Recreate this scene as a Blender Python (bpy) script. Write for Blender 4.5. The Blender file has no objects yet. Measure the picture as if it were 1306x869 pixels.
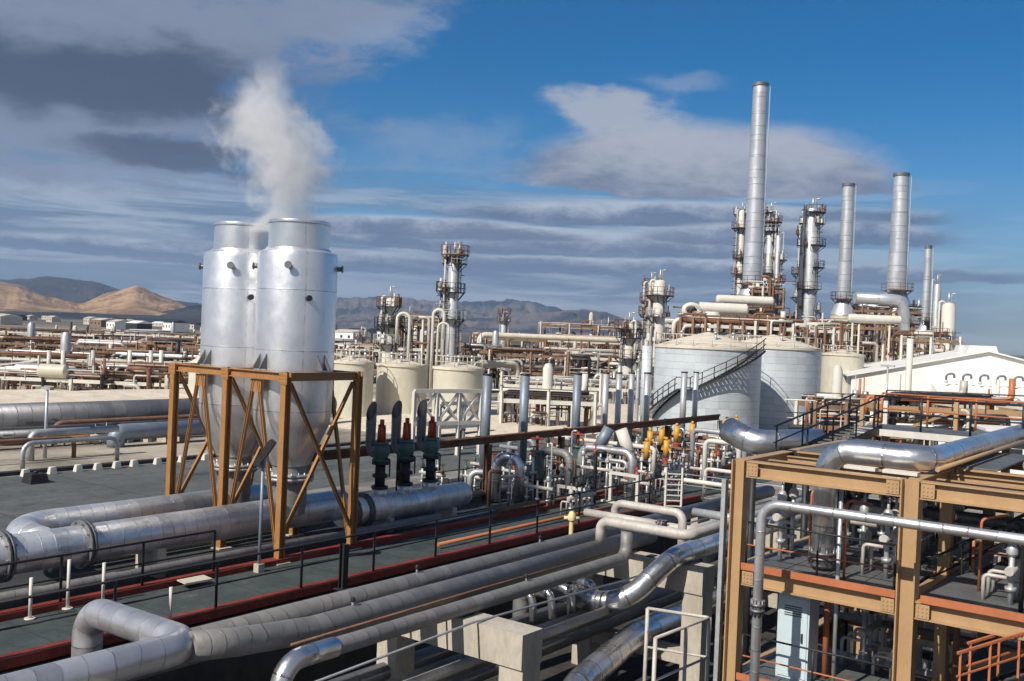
import bpy, math, random
from mathutils import Vector, Matrix
random.seed(7)
S = bpy.context.scene
COL = S.collection
rad = math.radians

# ------------------------------------------------------------------ camera
FPX = 1270.0                      # focal length in photo pixels (1306 wide)
CX, CY = 653.0, 434.5
CAMZ = 8.0
F0 = Vector((-.6, .8, 0)); R0 = Vector((.8, .6, 0)); Z0 = Vector((0, 0, 1))
PITCH = math.atan(9.5 / FPX); ROLL = rad(2.4)
Fc = (F0 * math.cos(PITCH) - Z0 * math.sin(PITCH)).normalized()
Uc0 = (Z0 * math.cos(PITCH) + F0 * math.sin(PITCH)).normalized()
Rc = (R0 * math.cos(ROLL) + Uc0 * math.sin(ROLL)).normalized()
Uc = (Uc0 * math.cos(ROLL) - R0 * math.sin(ROLL)).normalized()
cam = bpy.data.cameras.new('camera'); camo = bpy.data.objects.new('camera', cam); COL.objects.link(camo)
m = Matrix((Rc, Uc, -Fc)).transposed().to_4x4(); m.translation = Vector((0, 0, CAMZ))
camo.matrix_world = m
cam.sensor_width = 36; cam.lens = 36 * FPX / 1306; cam.clip_start = .2; cam.clip_end = 30000
S.camera = camo

# ------------------------------------------------------------------ node maths
class V:
    """tiny wrapper so shader maths can be written as expressions"""
    def __init__(s, nt, sock): s.nt = nt; s.s = sock
    def _op(s, op, *a):
        n = s.nt.nodes.new('ShaderNodeMath'); n.operation = op
        for i, x in enumerate((s,) + a):
            if isinstance(x, V): s.nt.links.new(x.s, n.inputs[i])
            else: n.inputs[i].default_value = x
        return V(s.nt, n.outputs[0])
    def __add__(s, o): return s._op('ADD', o)
    def __radd__(s, o): return s._op('ADD', o)
    def __sub__(s, o): return s._op('SUBTRACT', o)
    def __rsub__(s, o): return (s * -1.0) + o
    def __mul__(s, o): return s._op('MULTIPLY', o)
    def __rmul__(s, o): return s._op('MULTIPLY', o)
    def __truediv__(s, o): return s._op('DIVIDE', o)
    def pow(s, o): return s._op('POWER', o)
    def max(s, o): return s._op('MAXIMUM', o)
    def min(s, o): return s._op('MINIMUM', o)
    def abs(s): return s._op('ABSOLUTE')
    def sqrt(s): return s._op('SQRT')
    def fract(s): return s._op('FRACT')
    def floor(s): return s._op('FLOOR')
    def lt(s, o): return s._op('LESS_THAN', o)
    def gt(s, o): return s._op('GREATER_THAN', o)
    def step(s, a, b):
        n = s.nt.nodes.new('ShaderNodeMapRange'); n.interpolation_type = 'SMOOTHSTEP'
        s.nt.links.new(s.s, n.inputs[0])
        n.inputs[1].default_value = a; n.inputs[2].default_value = b
        return V(s.nt, n.outputs[0])
def sep(nt, sock):
    n = nt.nodes.new('ShaderNodeSeparateXYZ'); nt.links.new(sock, n.inputs[0])
    return [V(nt, o) for o in n.outputs]
def comb(nt, x, y, z):
    n = nt.nodes.new('ShaderNodeCombineXYZ')
    for i, a in enumerate((x, y, z)):
        if isinstance(a, V): nt.links.new(a.s, n.inputs[i])
        else: n.inputs[i].default_value = a
    return n.outputs[0]
def noise(nt, vec, scale=1., detail=4., rough=.55, dist=0.):
    n = nt.nodes.new('ShaderNodeTexNoise')
    if vec is not None: nt.links.new(vec, n.inputs['Vector'])
    n.inputs['Scale'].default_value = scale; n.inputs['Detail'].default_value = detail
    n.inputs['Roughness'].default_value = rough; n.inputs['Distortion'].default_value = dist
    return V(nt, n.outputs['Fac'])
def mixc(nt, fac, a, b):
    n = nt.nodes.new('ShaderNodeMix'); n.data_type = 'RGBA'
    if isinstance(fac, V): nt.links.new(fac.s, n.inputs[0])
    else: n.inputs[0].default_value = fac
    for i, c in ((6, a), (7, b)):
        if isinstance(c, tuple): n.inputs[i].default_value = (*c, 1)
        else: nt.links.new(c, n.inputs[i])
    return n.outputs[2]

# ------------------------------------------------------------------ world
SUN_AZ_L = 42      # degrees the sun stands to the left of straight behind the camera
SUN_EL = 42
sl = rad(SUN_AZ_L)
sun_h = (-F0 * math.cos(sl) - R0 * math.sin(sl)).normalized()
SUND = (sun_h * math.cos(rad(SUN_EL)) + Z0 * math.sin(rad(SUN_EL))).normalized()
W = bpy.data.worlds.new('World'); S.world = W; W.use_nodes = True
nt = W.node_tree; nt.nodes.clear()
sky = nt.nodes.new('ShaderNodeTexSky'); sky.sky_type = 'NISHITA'; sky.sun_disc = False
sky.sun_elevation = rad(SUN_EL); sky.sun_rotation = math.atan2(sun_h.x, sun_h.y)
sky.altitude = 1200; sky.air_density = 1.0; sky.dust_density = .6; sky.ozone_density = 3.0
hsv = nt.nodes.new('ShaderNodeHueSaturation'); hsv.inputs['Saturation'].default_value = 1.5
hsv.inputs['Value'].default_value = .86
nt.links.new(sky.outputs[0], hsv.inputs['Color'])
bg = nt.nodes.new('ShaderNodeBackground'); bg.inputs['Strength'].default_value = .085
nt.links.new(hsv.outputs[0], bg.inputs['Color'])
tc = nt.nodes.new('ShaderNodeTexCoord')
dx, dy_, dz = sep(nt, tc.outputs['Generated'])
fw = dx * F0.x + dy_ * F0.y
rt = dx * R0.x + dy_ * R0.y
az = rt._op('ARCTAN2', fw)                       # radians, 0 = straight ahead
el = dz._op('ARCSINE')
# "sky units": one unit is about 1270 photo pixels; X right of the view, E above the horizon
warp = noise(nt, comb(nt, az * 4, el * 9, .3), 1.0, 5, .6)
warp2 = noise(nt, comb(nt, az * 4, el * 9, 7.7), 1.0, 5, .6)
X = az + (warp - .5) * .16
E = el + (warp2 - .5) * .07 + (noise(nt, comb(nt, az * 16, el * 34, 4.), 1.0, 5, .6) - .5) * .022
fine = noise(nt, comb(nt, az * 17, el * 38, 2.), 1.0, 10, .66, .25)
soft = noise(nt, comb(nt, az * 4.5, el * 12, 5.), 1.0, 8, .62, .3)
streak = noise(nt, comb(nt, az * 4.5, el * 50, 1.), 1.0, 9, .62, .5)
streak2 = noise(nt, comb(nt, az * 1.9, el * 24, 9.), 1.0, 6, .55, .4)
def A(px): return math.atan((px - CX) / FPX)
def EL(px, py): return ((425 + .042 * (px - 653)) - py) / FPX
def blob(px, py, rx, ry, soft0=1.25, soft1=.45):
    x = (X - A(px)) / (rx / FPX); y = (E - EL(px, py)) / (ry / FPX)
    return (x * x + y * y).sqrt()
def cover(d, amt=.55, edge=(1.15, .55)):
    return (d + (soft - .5) * -amt * 2 + (fine - .5) * -1.1).step(edge[0], edge[1])
cA = cover(blob(90, 110, 330, 165), .7)
cA2 = cover(blob(330, 5, 200, 55), .8, (1.2, .4)) * .75
cW = cover(blob(440, 55, 110, 50), 1.0, (1.05, .2)) * .55
cW2 = cover(blob(560, 190, 150, 45), 1.0, (1.0, .1)) * .28
def lens(px, base, rx, up, dn, seed, amt=.5):
    wv = (noise(nt, comb(nt, az * 5 + seed, el * 12, seed), 1.0, 5, .6) - .5)
    wx = az + wv * .10; wy = el + wv * (.022 if up > 30 else .012) + (fine - .5) * .012
    k = (wy - EL(px, base)) * FPX; u = (k.max(0.)) / up; dd = ((k * -1.0).max(0.)) / dn; x = (wx - A(px)) / (rx / FPX)
    d = (x * x + u * u + dd * dd).sqrt()
    cov = (d + (fine - .5) * -amt).step(1.10, .80)
    return cov, u
cB, uB = lens(880, 246, 262, 84, 12, 1.3, .35)
lensB = [lens(870, 284, 300, 24, 9, 4.1), lens(690, 318, 330, 26, 9, 8.3), lens(1010, 312, 190, 24, 8, 2.2), lens(560, 296, 210, 20, 8, 6.2), lens(300, 335, 380, 22, 8, 3.6), lens(900, 352, 420, 18, 8, 5.5)]
cB2 = cover(blob(752, 152, 105, 30), .4, (1.1, .5)) * .85
cB3 = cover(blob(850, 122, 85, 18), .6, (1.1, .3)) * .35
# stratus deck near the horizon
left = az.step(A(1330), A(980)); 
E2 = el
deck = (streak2 * .75 + streak * .6 + (EL(653, 330) - E2).abs() * -1.9).step(.46, .60)
deckmask = E2.step(EL(653, 195), EL(653, 290)) * (left * .8 + .2)
cD = deck * deckmask
low = E2.step(EL(653, 290), EL(653, 392)) * (left * .3 + .65)      # slate haze of distant cloud
# colours (linear)
dkA = cover(blob(120, 128, 290, 62), .35, (1.15, .35)).max(cover(blob(225, 214, 150, 24), .3, (1.2, .5)) * .9)
litA = ((1 - dkA) * .85 + (soft - .5) * .9 + (fine - .5) * .6).step(.0, .95)
colA = mixc(nt, litA, (.055, .076, .135), (.215, .26, .37))
litB = (E - EL(900, 240)) * 13 + (soft - .5) * 1.3 + (fine - .5) * 1.3 + .42
colB = mixc(nt, litB.step(.05, 1.0), (.15, .18, .275), (.45, .475, .55))
litD = (streak - .5) * 4.6 + (streak2 - .5) * 1.8 + .36
colD = mixc(nt, litD.step(.0, 1.0), (.115, .155, .26), (.46, .50, .58))
colL = mixc(nt, streak.step(.35, .7), (.075, .135, .25), (.15, .22, .36))
def bgc(c, s=.86):
    n = nt.nodes.new('ShaderNodeBackground'); nt.links.new(c, n.inputs[0]); n.inputs[1].default_value = s
    return n.outputs[0]
def over(fac, top, base):
    n = nt.nodes.new('ShaderNodeMixShader'); nt.links.new(fac.s, n.inputs[0])
    nt.links.new(base, n.inputs[1]); nt.links.new(top, n.inputs[2]); return n.outputs[0]
out = bg.outputs[0]
whitec = mixc(nt, fine, (.30, .35, .45), (.55, .58, .64))
out = over(low * .8, bgc(colL), out)
backm = fw.step(.25, -.25) * noise(nt, comb(nt, dx * 2.2, dy_ * 2.2, dz * 5), 1.0, 6, .6).step(.34, .56)  # unseen cloud behind the camera, added to take blue out of metal reflections
out = over(backm * .9, bgc(mixc(nt, fine, (.16, .17, .19), (.40, .40, .41))), out)
out = over(cD * .75, bgc(colD), out)
for (cv, uu) in lensB:
    cl = mixc(nt, (uu * .9 + (fine - .5) * 1.6 + (soft - .5) * .8 + .05).step(.1, 1.0), (.105, .145, .25), (.56, .61, .69))
    out = over(cv * .8, bgc(cl), out)
out = over(cW2, bgc(whitec), out)
out = over(cW, bgc(whitec), out)
out = over(cB3, bgc(whitec), out)
out = over(cB2, bgc(colB), out)
out = over(cB * .96, bgc(colB), out)
out = over(cA2, bgc(colA), out)
out = over(cA, bgc(colA), out)
wo = nt.nodes.new('ShaderNodeOutputWorld'); nt.links.new(out, wo.inputs[0])

sun = bpy.data.lights.new('sun', 'SUN'); suno = bpy.data.objects.new('sun', sun); COL.objects.link(suno)
sun.energy = 5.0; sun.angle = rad(.5); sun.color = (1, .93, .82)
suno.rotation_euler = SUND.to_track_quat('Z', 'Y').to_euler(); suno.location = (0, 0, 80)
S.view_settings.view_transform = 'Standard'; S.view_settings.look = 'None'
S.view_settings.exposure = 0.2; S.view_settings.gamma = 1
S.render.engine = 'CYCLES'
S.cycles.max_bounces = 8; S.cycles.volume_bounces = 7; S.cycles.volume_step_rate = 1.0; S.cycles.volume_max_steps = 128

# ------------------------------------------------------------------ photo pixel -> place
def ray(px, py): return Fc + Rc * ((px - CX) / FPX) - Uc * ((py - CY) / FPX)
C0 = Vector((0, 0, CAMZ))
def at(px, py, z=0.):            # where the sight line meets height z
    r = ray(px, py); return C0 + r * ((z - CAMZ) / r.z)
def atd(px, py, d): return C0 + ray(px, py) * d
def atX(px, py, x): r = ray(px, py); return C0 + r * (x / r.x)
def atY(px, py, y): r = ray(px, py); return C0 + r * (y / r.y)
def zat(px, py, p):              # height whose image is at row py above place p
    d = (Vector((p[0], p[1], 0)) - Vector((0, 0, 0))).dot(F0); r = ray(px, py)
    return CAMZ + r.z * d / r.dot(F0)

# ------------------------------------------------------------------ materials
MATS = {}
def newmat(name):
    m = bpy.data.materials.new(name); m.use_nodes = True
    nt = m.node_tree; nt.nodes.clear()
    o = nt.nodes.new('ShaderNodeOutputMaterial'); b = nt.nodes.new('ShaderNodeBsdfPrincipled')
    nt.links.new(b.outputs[0], o.inputs[0]); MATS[name] = m
    return m, nt, b, o
JOINTS = {}
def paint(name, c, rough=.55, metal=0., var=.25, rust=0., rustc=(.17, .07, .03), scale=1.5, bump=.15, streak=.5, spec=.4):
    m, nt, b, o = newmat(name)
    g = nt.nodes.new('ShaderNodeNewGeometry'); x, y, z = sep(nt, g.outputs['Position'])
    v = comb(nt, x, y, z * streak)
    n1 = noise(nt, v, scale, 6, .65); n2 = noise(nt, v, scale * 7, 4, .6)
    k = (n1 * .65 + n2 * .35)
    dark = tuple(a * (1 - var) for a in c); lite = tuple(min(1, a * (1 + var * .6)) for a in c)
    col = mixc(nt, k.step(.3, .7), dark, lite)
    if rust > 0:
        rn = noise(nt, comb(nt, x + 31, y, z * .35), scale * 2.2, 8, .7)
        rf = rn.step(.72 - rust * .4, .80 - rust * .35)
        col = mixc(nt, rf * .85, col, rustc)
        rr = rf * .3 + rough; nt.links.new(rr.min(.95).s, b.inputs['Roughness'])
        mm = (1 - rf) * metal; nt.links.new(mm.s, b.inputs['Metallic'])
    else:
        b.inputs['Metallic'].default_value = metal
        rr = (n2 - .5) * .25 + rough; nt.links.new(rr.s, b.inputs['Roughness'])
    if name in ('grey_green_deck', 'dark_pad', 'asphalt'):
        js = 3.2 if name != 'asphalt' else 6.5
        wob = (noise(nt, g.outputs['Position'], 2.5, 4, .7) - .5) * .05
        j = (((x + wob) / js).fract().lt(.012)).max(((y + wob) / js).fract().lt(.012))
        col = mixc(nt, j * .75, col, (.02, .02, .02))
        st = noise(nt, comb(nt, x, y * .5, 4.), .55, 8, .72)
        col = mixc(nt, st.step(.56, .66) * .7, col, (.025, .025, .026)); col = mixc(nt, st.step(.40, .30) * .6, col, (.20, .19, .17))
        ck = noise(nt, comb(nt, x, y, 8.), .9, 6, .6); col = mixc(nt, ((ck - .5).abs().lt(.004)) * .7, col, (.02, .02, .02))
    nt.links.new(col, b.inputs['Base Color'])
    b.inputs['Specular IOR Level'].default_value = spec
    bp = nt.nodes.new('ShaderNodeBump'); bp.inputs['Strength'].default_value = bump; bp.inputs['Distance'].default_value = .02
    nt.links.new(n2.s, bp.inputs['Height']); nt.links.new(bp.outputs[0], b.inputs['Normal'])
    return m
def clad(name, c, rough=.38, metal=.85, seam=.9, seamw=.03, var=.22, dent=.35, grime=.3, cols=2, jit=0.):
    """sheet-metal cladding: UV.x runs in metres along the pipe"""
    m, nt, b, o = newmat(name)
    uv = nt.nodes.new('ShaderNodeTexCoord'); u, v, _ = sep(nt, uv.outputs['UV'])
    g = nt.nodes.new('ShaderNodeNewGeometry'); x, y, z = sep(nt, g.outputs['Position'])
    P = g.outputs['Position']
    s = u / seam
    if jit: s = s + (noise(nt, P, .55, 3, .5) - .5) * jit
    fr = s.fract(); line = fr.lt(seamw / seam)
    if cols > 2: line = line.max((v * cols).fract().lt(.02) * .6)
    lip = ((fr - seamw / seam * .5).abs()).step(seamw / seam * 2.2, 0.)
    line = line * (noise(nt, P, 3.1, 4, .7).step(.40, .58) * .8 + .2); lip = lip * (noise(nt, P, 2.3, 3, .7).step(.38, .6) * .8 + .2)
    wn = nt.nodes.new('ShaderNodeTexWhiteNoise'); wn.noise_dimensions = '2D'
    nt.links.new(comb(nt, s.floor(), (v * cols).floor(), 0.), wn.inputs['Vector'])
    seg = V(nt, wn.outputs[0])
    n1 = noise(nt, P, 1.3, 6, .65); n2 = noise(nt, P, 9, 4, .6); n3 = noise(nt, comb(nt, x, y, z * .25), 3.5, 6, .7)
    k = n1 * .5 + seg * .35 + n2 * .15
    dark = tuple(a * (1 - var) for a in c); lite = tuple(min(1, a * (1 + var * .5)) for a in c)
    col = mixc(nt, k.step(.2, .8), dark, lite)
    col = mixc(nt, noise(nt, comb(nt, x + 9, y, z), 5.5, 7, .75).step(.60, .70) * grime * .5, col, (.55, .53, .50))
    col = mixc(nt, n3.step(.52, .75) * grime, col, (.16, .14, .12))
    col = mixc(nt, lip * .35 + line * .45, col, (.07, .065, .06))
    nt.links.new(col, b.inputs['Base Color'])
    rr = (n1 - .5) * .3 + (seg - .5) * .12 + rough; nt.links.new(rr.max(.15).s, b.inputs['Roughness'])
    mm = (1 - n3.step(.52, .75) * grime) * metal; nt.links.new(mm.s, b.inputs['Metallic'])
    bp = nt.nodes.new('ShaderNodeBump'); bp.inputs['Strength'].default_value = dent; bp.inputs['Distance'].default_value = .05
    hh = noise(nt, P, 2.6, 3, .5) * .8 + n2 * .12 + lip * .5
    nt.links.new(hh.s, bp.inputs['Height']); nt.links.new(bp.outputs[0], b.inputs['Normal'])
    return m
M_shiny = clad('shiny_cladding', (.72, .72, .74), .3, .92, dent=.5, grime=.15)
M_clad = clad('aluminium_cladding', (.56, .56, .58), .42, .7, seam=.5, seamw=.014, jit=1.3)
M_dull = clad('dull_cladding', (.235, .23, .225), .6, .35, seam=.38, seamw=.012, jit=2.2, grime=.55, dent=.5, var=.18)
M_duct = clad('duct_cladding', (.72, .73, .74), .36, .6, seam=.42, seamw=.014, dent=.6, jit=1.0)
M_darkclad = clad('dark_cladding', (.20, .205, .22), .5, .6)
M_silo = clad('silver_vessel_plate', (.82, .83, .85), .37, .84, seam=2.1, seamw=.02, var=.14, dent=.16, grime=.3, cols=3)
M_tank = clad('grey_tank_plate', (.55, .60, .64), .55, .2, seam=.62, seamw=.02, cols=28, var=.14, dent=.05, grime=.12)
M_stack = clad('stack_plate', (.60, .62, .65), .4, .6, seam=3.0, seamw=.05, var=.12, dent=.05, grime=.12)
M_column = clad('column_plate', (.52, .54, .56), .5, .5, seam=2.5, seamw=.05, var=.2, dent=.05)
M_bluepipe = paint('blue_grey_pipe', (.22, .26, .31), .5, .3, rust=.08)
M_brown = paint('ochre_steel', (.34, .17, .062), .42, 0, .16, rust=.22, rustc=(.19, .07, .03), scale=1.3, streak=1.)
M_beige = paint('buff_steel', (.42, .27, .14), .45, 0, .12, rust=.15, rustc=(.22, .11, .05), scale=1.6)
M_rust = paint('rusty_beam', (.17, .085, .045), .75, 0, .4, rust=.5, rustc=(.08, .035, .02))
M_red = paint('red_kerb_paint', (.20, .032, .02), .6, 0, .35, rust=.2, rustc=(.15, .03, .02))
M_orange = paint('orange_handrail', (.45, .15, .065), .5, 0, .2, rust=.15)
M_black = paint('black_handrail', (.022, .023, .026), .5, 0, .3)
M_dark = paint('dark_iron', (.035, .036, .04), .55, .3, .4, rust=.2)
M_green = paint('green_valve_paint', (.055, .11, .10), .45, 0, .3, rust=.15)
M_redv = paint('red_valve_paint', (.36, .065, .03), .45, 0, .3, rust=.15)
M_yellow = paint('yellow_actuator', (.58, .31, .05), .45, 0, .2)
M_paley = paint('pale_yellow_paint', (.72, .62, .30), .5, 0, .15)
M_galv = paint('galvanised_steel', (.50, .51, .52), .45, .5, .2)
M_white = paint('white_steel', (.62, .60, .54), .5, 0, .12, rust=.12)
M_cream = paint('cream_tank_paint', (.54, .515, .42), .5, 0, .12, rust=.1)
M_roof = paint('cream_roof', (.62, .56, .46), .7, 0, .18)
M_conc = paint('concrete', (.44, .40, .335), .85, 0, .25, scale=1.2, bump=.6, streak=.4, rust=.12, rustc=(.2, .15, .1))
M_deck = paint('grey_green_deck', (.052, .068, .068), .8, 0, .35, scale=.9, bump=.3)
M_plate = paint('chequer_plate', (.16, .17, .175), .55, .4, .35, rust=.15)
M_pipe = paint('bare_pipe', (.50, .47, .43), .6, .15, .25, rust=.25)
M_rustpipe = paint('rusty_pipe', (.21, .11, .07), .8, 0, .4, rust=.4)
M_cab = paint('pale_blue_cabinet', (.50, .60, .64), .45, 0, .08)
M_build = paint('white_wall', (.80, .785, .74), .7, 0, .07, scale=.3)
M_buildroof = paint('white_roof_sheet', (.74, .73, .70), .6, 0, .1, scale=.3)
M_glass = paint('dark_glass', (.03, .04, .05), .15, 0, .3)
M_town = paint('town_plaster', (.5, .46, .40), .8, 0, .2, scale=.1)
M_pad = paint('dark_pad', (.038, .04, .042), .8, 0, .45, scale=.5, bump=.4)  # near-black base under the slab joints and stains
M_asph = paint('asphalt', (.10, .11, .108), .85, 0, .35, scale=.25, bump=.4)
M_brick = paint('rusty_scaffold', (.25, .155, .10), .8, 0, .4, rust=.3)

def ground_mat():
    m, nt, b, o = newmat('yard_ground')
    g = nt.nodes.new('ShaderNodeNewGeometry'); P = g.outputs['Position']; x, y, z = sep(nt, P)
    big = noise(nt, P, .035, 6, .62); mid = noise(nt, P, .35, 7, .65); fin = noise(nt, P, 5, 5, .7)
    far = noise(nt, P, .0023, 7, .62)
    sand = mixc(nt, mid.step(.35, .68), (.19, .165, .125), (.38, .33, .26))
    grey = mixc(nt, mid.step(.3, .7), (.12, .115, .105), (.25, .235, .21))
    col = mixc(nt, big.step(.46, .58), grey, sand)
    dist = (x * x + y * y).sqrt()
    scrub = mixc(nt, far.step(.4, .62), (.045, .048, .045), (.20, .165, .12))
    col = mixc(nt, dist.step(420, 900), col, scrub)
    col = mixc(nt, fin.step(.5, .8) * .5, col, (.10, .09, .08))
    nt.links.new(col, b.inputs['Base Color']); b.inputs['Roughness'].default_value = .95
    bp = nt.nodes.new('ShaderNodeBump'); bp.inputs['Strength'].default_value = .6; bp.inputs['Distance'].default_value = .06
    nt.links.new((fin * .5 + mid).s, bp.inputs['Height']); nt.links.new(bp.outputs[0], b.inputs['Normal'])
    return m
M_ground = ground_mat()
def sand_mat():
    m, nt, b, o = newmat('pale_sand')
    g = nt.nodes.new('ShaderNodeNewGeometry'); P = g.outputs['Position']; x, y, z = sep(nt, P)
    mid = noise(nt, P, .12, 8, .68); fin = noise(nt, P, 3, 6, .72); tr = noise(nt, comb(nt, x, y * .12, 2.), .9, 5, .6)
    col = mixc(nt, mid.step(.36, .62), (.17, .15, .12), (.42, .37, .295))
    col = mixc(nt, tr.step(.55, .66) * .6, col, (.16, .145, .12)); col = mixc(nt, fin.step(.55, .72) * .6, col, (.15, .13, .11))
    nt.links.new(col, b.inputs['Base Color']); b.inputs['Roughness'].default_value = .95
    bp = nt.nodes.new('ShaderNodeBump'); bp.inputs['Strength'].default_value = .7; bp.inputs['Distance'].default_value = .08
    nt.links.new((fin * .6 + mid).s, bp.inputs['Height']); nt.links.new(bp.outputs[0], b.inputs['Normal'])
    return m
M_sand = sand_mat()
M_trench = paint('dark_trench', (.05, .047, .042), .85, 0, .45, scale=.6, bump=.6)  # near-black tone shared by trench floor and wall
def hillmat(name, a, b_, sc):
    m, nt, b, o = newmat(name)
    g = nt.nodes.new('ShaderNodeNewGeometry'); P = g.outputs['Position']
    k = noise(nt, P, sc, 9, .65)
    col = mixc(nt, k.step(.38, .62), a, b_)
    nt.links.new(col, b.inputs['Base Color']); b.inputs['Roughness'].default_value = 1
    b.inputs['Specular IOR Level'].default_value = .05
    return m
M_tan = hillmat('tan_hill', (.17, .105, .062), (.40, .265, .155), .009)
M_darkhill = hillmat('dark_hill', (.020, .026, .035), (.05, .052, .055), .006)
M_bluehill = hillmat('haze_blue_hill', (.022, .034, .055), (.15, .125, .115), .0030)  # blue of the distant air put into the dark tone, with paler patches
M_gravel = paint('pale_gravel', (.64, .56, .45), .95, 0, .25, scale=.8, bump=.8)

# ------------------------------------------------------------------ mesh builder
def basis(d):
    d = d.normalized(); a = Z0 if abs(d.z) < .95 else Vector((1, 0, 0))
    s = d.cross(a).normalized(); return s, s.cross(d).normalized()
class MB:
    def __init__(s): s.v = []; s.f = []; s.uv = []; s.sm = []
    def face(s, idx, uv=None, smooth=False):
        s.f.append(idx); s.uv.append(uv or [(0.3, .1)] * len(idx)); s.sm.append(smooth)
    def box(s, x0, x1, y0, y1, z0, z1):
        return s.hexa([(x0, y0, z0), (x1, y0, z0), (x1, y1, z0), (x0, y1, z0), (x0, y0, z1), (x1, y0, z1), (x1, y1, z1), (x0, y1, z1)])
    def hexa(s, p):
        b = len(s.v); s.v += [Vector(q) for q in p]
        for f in ((0, 3, 2, 1), (4, 5, 6, 7), (0, 1, 5, 4), (1, 2, 6, 5), (2, 3, 7, 6), (3, 0, 4, 7)):
            s.face([b + i for i in f])
        return s
    def beam(s, p, q, w, h=None, up=None):
        p = Vector(p); q = Vector(q); h = h or w; d = (q - p).normalized()
        if up is not None: a = d.cross(Vector(up)).normalized(); c = a.cross(d).normalized()
        else: a, c = basis(d)
        a = a * (w / 2); c = c * (h / 2)
        s.hexa([p - a - c, p + a - c, p + a + c, p - a + c, q - a - c, q + a - c, q + a + c, q - a + c]); return s
    def ibeam(s, p, q, w, h, t=.03, up=None):
        p = Vector(p); q = Vector(q); d = (q - p).normalized()
        if up is None:
            a, c = basis(d)
        else: a = d.cross(Vector(up)).normalized(); c = a.cross(d).normalized()
        e = c * (h / 2 - t / 2)
        s.beam(p + e, q + e, w, t, up=c); s.beam(p - e, q - e, w, t, up=c)
        s.beam(p, q, t, h - 2 * t, up=c); return s
    def ring(s, c, a, b, r, n):
        i = len(s.v)
        for k in range(n):
            t = 2 * math.pi * k / n; s.v.append(c + a * (r * math.cos(t)) + b * (r * math.sin(t)))
        return i
    def loft(s, rings, n, us, cap0=True, cap1=True, smooth=True):
        for j in range(len(rings) - 1):
            for k in range(n):
                k2 = (k + 1) % n
                s.face([rings[j] + k, rings[j] + k2, rings[j + 1] + k2, rings[j + 1] + k],
                       [(us[j], k / n), (us[j], (k + 1) / n), (us[j + 1], (k + 1) / n), (us[j + 1], k / n)], smooth)
        if cap0: s.face([rings[0] + k for k in reversed(range(n))])
        if cap1: s.face([rings[-1] + k for k in range(n)])
    def cyl(s, p, q, r, r2=None, n=16, caps=True):
        p = Vector(p); q = Vector(q); a, b = basis(q - p); a, b = b, a
        if a.cross(b).dot(q - p) < 0: b = -b
        r2 = r if r2 is None else r2; L = (q - p).length
        s.loft([s.ring(p, a, b, r, n), s.ring(q, a, b, r2, n)], n, [0, L], caps, caps); return s
    def lathe(s, c, prof, n=32, axis=Z0, cap=True):
        """prof: (r, h) pairs along axis; sharp where a pair repeats"""
        c = Vector(c); axis = Vector(axis).normalized(); a, b = basis(axis)
        if a.cross(b).dot(axis) < 0: b = -b
        L = 0; rings = []; us = []
        pr = None; q2 = []; P_ = prof; dupd = set()
        for i, (r, h) in enumerate(P_):
            q2.append((r, h))
            if 0 < i < len(P_) - 1:
                a1 = math.atan2(P_[i][1] - P_[i - 1][1], P_[i][0] - P_[i - 1][0]); a2 = math.atan2(P_[i + 1][1] - P_[i][1], P_[i + 1][0] - P_[i][0])
                da = abs((a2 - a1 + math.pi) % (2 * math.pi) - math.pi)
                if da > .6: q2.append((r, h))
        prof = q2
        for (r, h) in prof:
            if pr: L += math.hypot(r - pr[0], h - pr[1])
            rings.append(s.ring(c + axis * h, a, b, max(r, .001), n)); us.append(L); pr = (r, h)
        # separate rings per segment so that profile corners stay crisp
        for j in range(len(rings) - 1):
            if prof[j] == prof[j + 1]: continue
            s.loft([rings[j], rings[j + 1]], n, [us[j], us[j + 1]], False, False)
        if cap:
            s.face([rings[0] + k for k in reversed(range(n))]); s.face([rings[-1] + k for k in range(n)])
        return s
    def pipe(s, pts, r, bend=None, n=16, cap=True, u0=0., seg=6):
        pts = [Vector(p) for p in pts]; bend = bend if bend is not None else r * 3
        path = [pts[0]]
        for i in range(1, len(pts) - 1):
            a = pts[i - 1] - pts[i]; b = pts[i + 1] - pts[i]; la, lb = a.length, b.length; a.normalize(); b.normalize()
            ang = math.acos(max(-1, min(1, a.dot(b)))); 
            if ang > 3.08: path.append(pts[i]); continue
            t = min(bend / math.tan(ang / 2), la * .49, lb * .49); rr = t * math.tan(ang / 2)
            cdir = (a + b).normalized(); cen = pts[i] + cdir * (rr / math.sin(ang / 2))
            p0 = pts[i] + a * t - cen; p1 = pts[i] + b * t - cen; om = math.pi - ang
            k = max(2, int(seg * om / 1.57 + .5))
            for j in range(k + 1):
                w = j / k; path.append(cen + (p0 * math.sin((1 - w) * om) + p1 * math.sin(w * om)) / math.sin(om))
        path.append(pts[-1])
        P = [path[0]]
        for q in path[1:]:
            if (q - P[-1]).length > 1e-4: P.append(q)
        d = (P[1] - P[0]).normalized(); a, b = basis(d)
        if a.cross(b).dot(d) < 0: b = -b
        rings = []; us = []; L = u0
        for i, c in enumerate(P):
            if 0 < i < len(P) - 1: nd = ((P[i] - P[i - 1]).normalized() + (P[i + 1] - P[i]).normalized()).normalized()
            elif i == 0: nd = d
            else: nd = (P[i] - P[i - 1]).normalized()
            a = (a - nd * a.dot(nd)).normalized(); b = nd.cross(a)
            rings.append(s.ring(c, a, b, r, n)); us.append(L)
            if i < len(P) - 1: L += (P[i + 1] - P[i]).length
        s.loft(rings, n, us, cap, cap); return s
    def flange(s, p, d, r, t=.06, n=16):
        p = Vector(p); d = Vector(d).normalized(); s.cyl(p - d * t / 2, p + d * t / 2, r, n=n); return s
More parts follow.
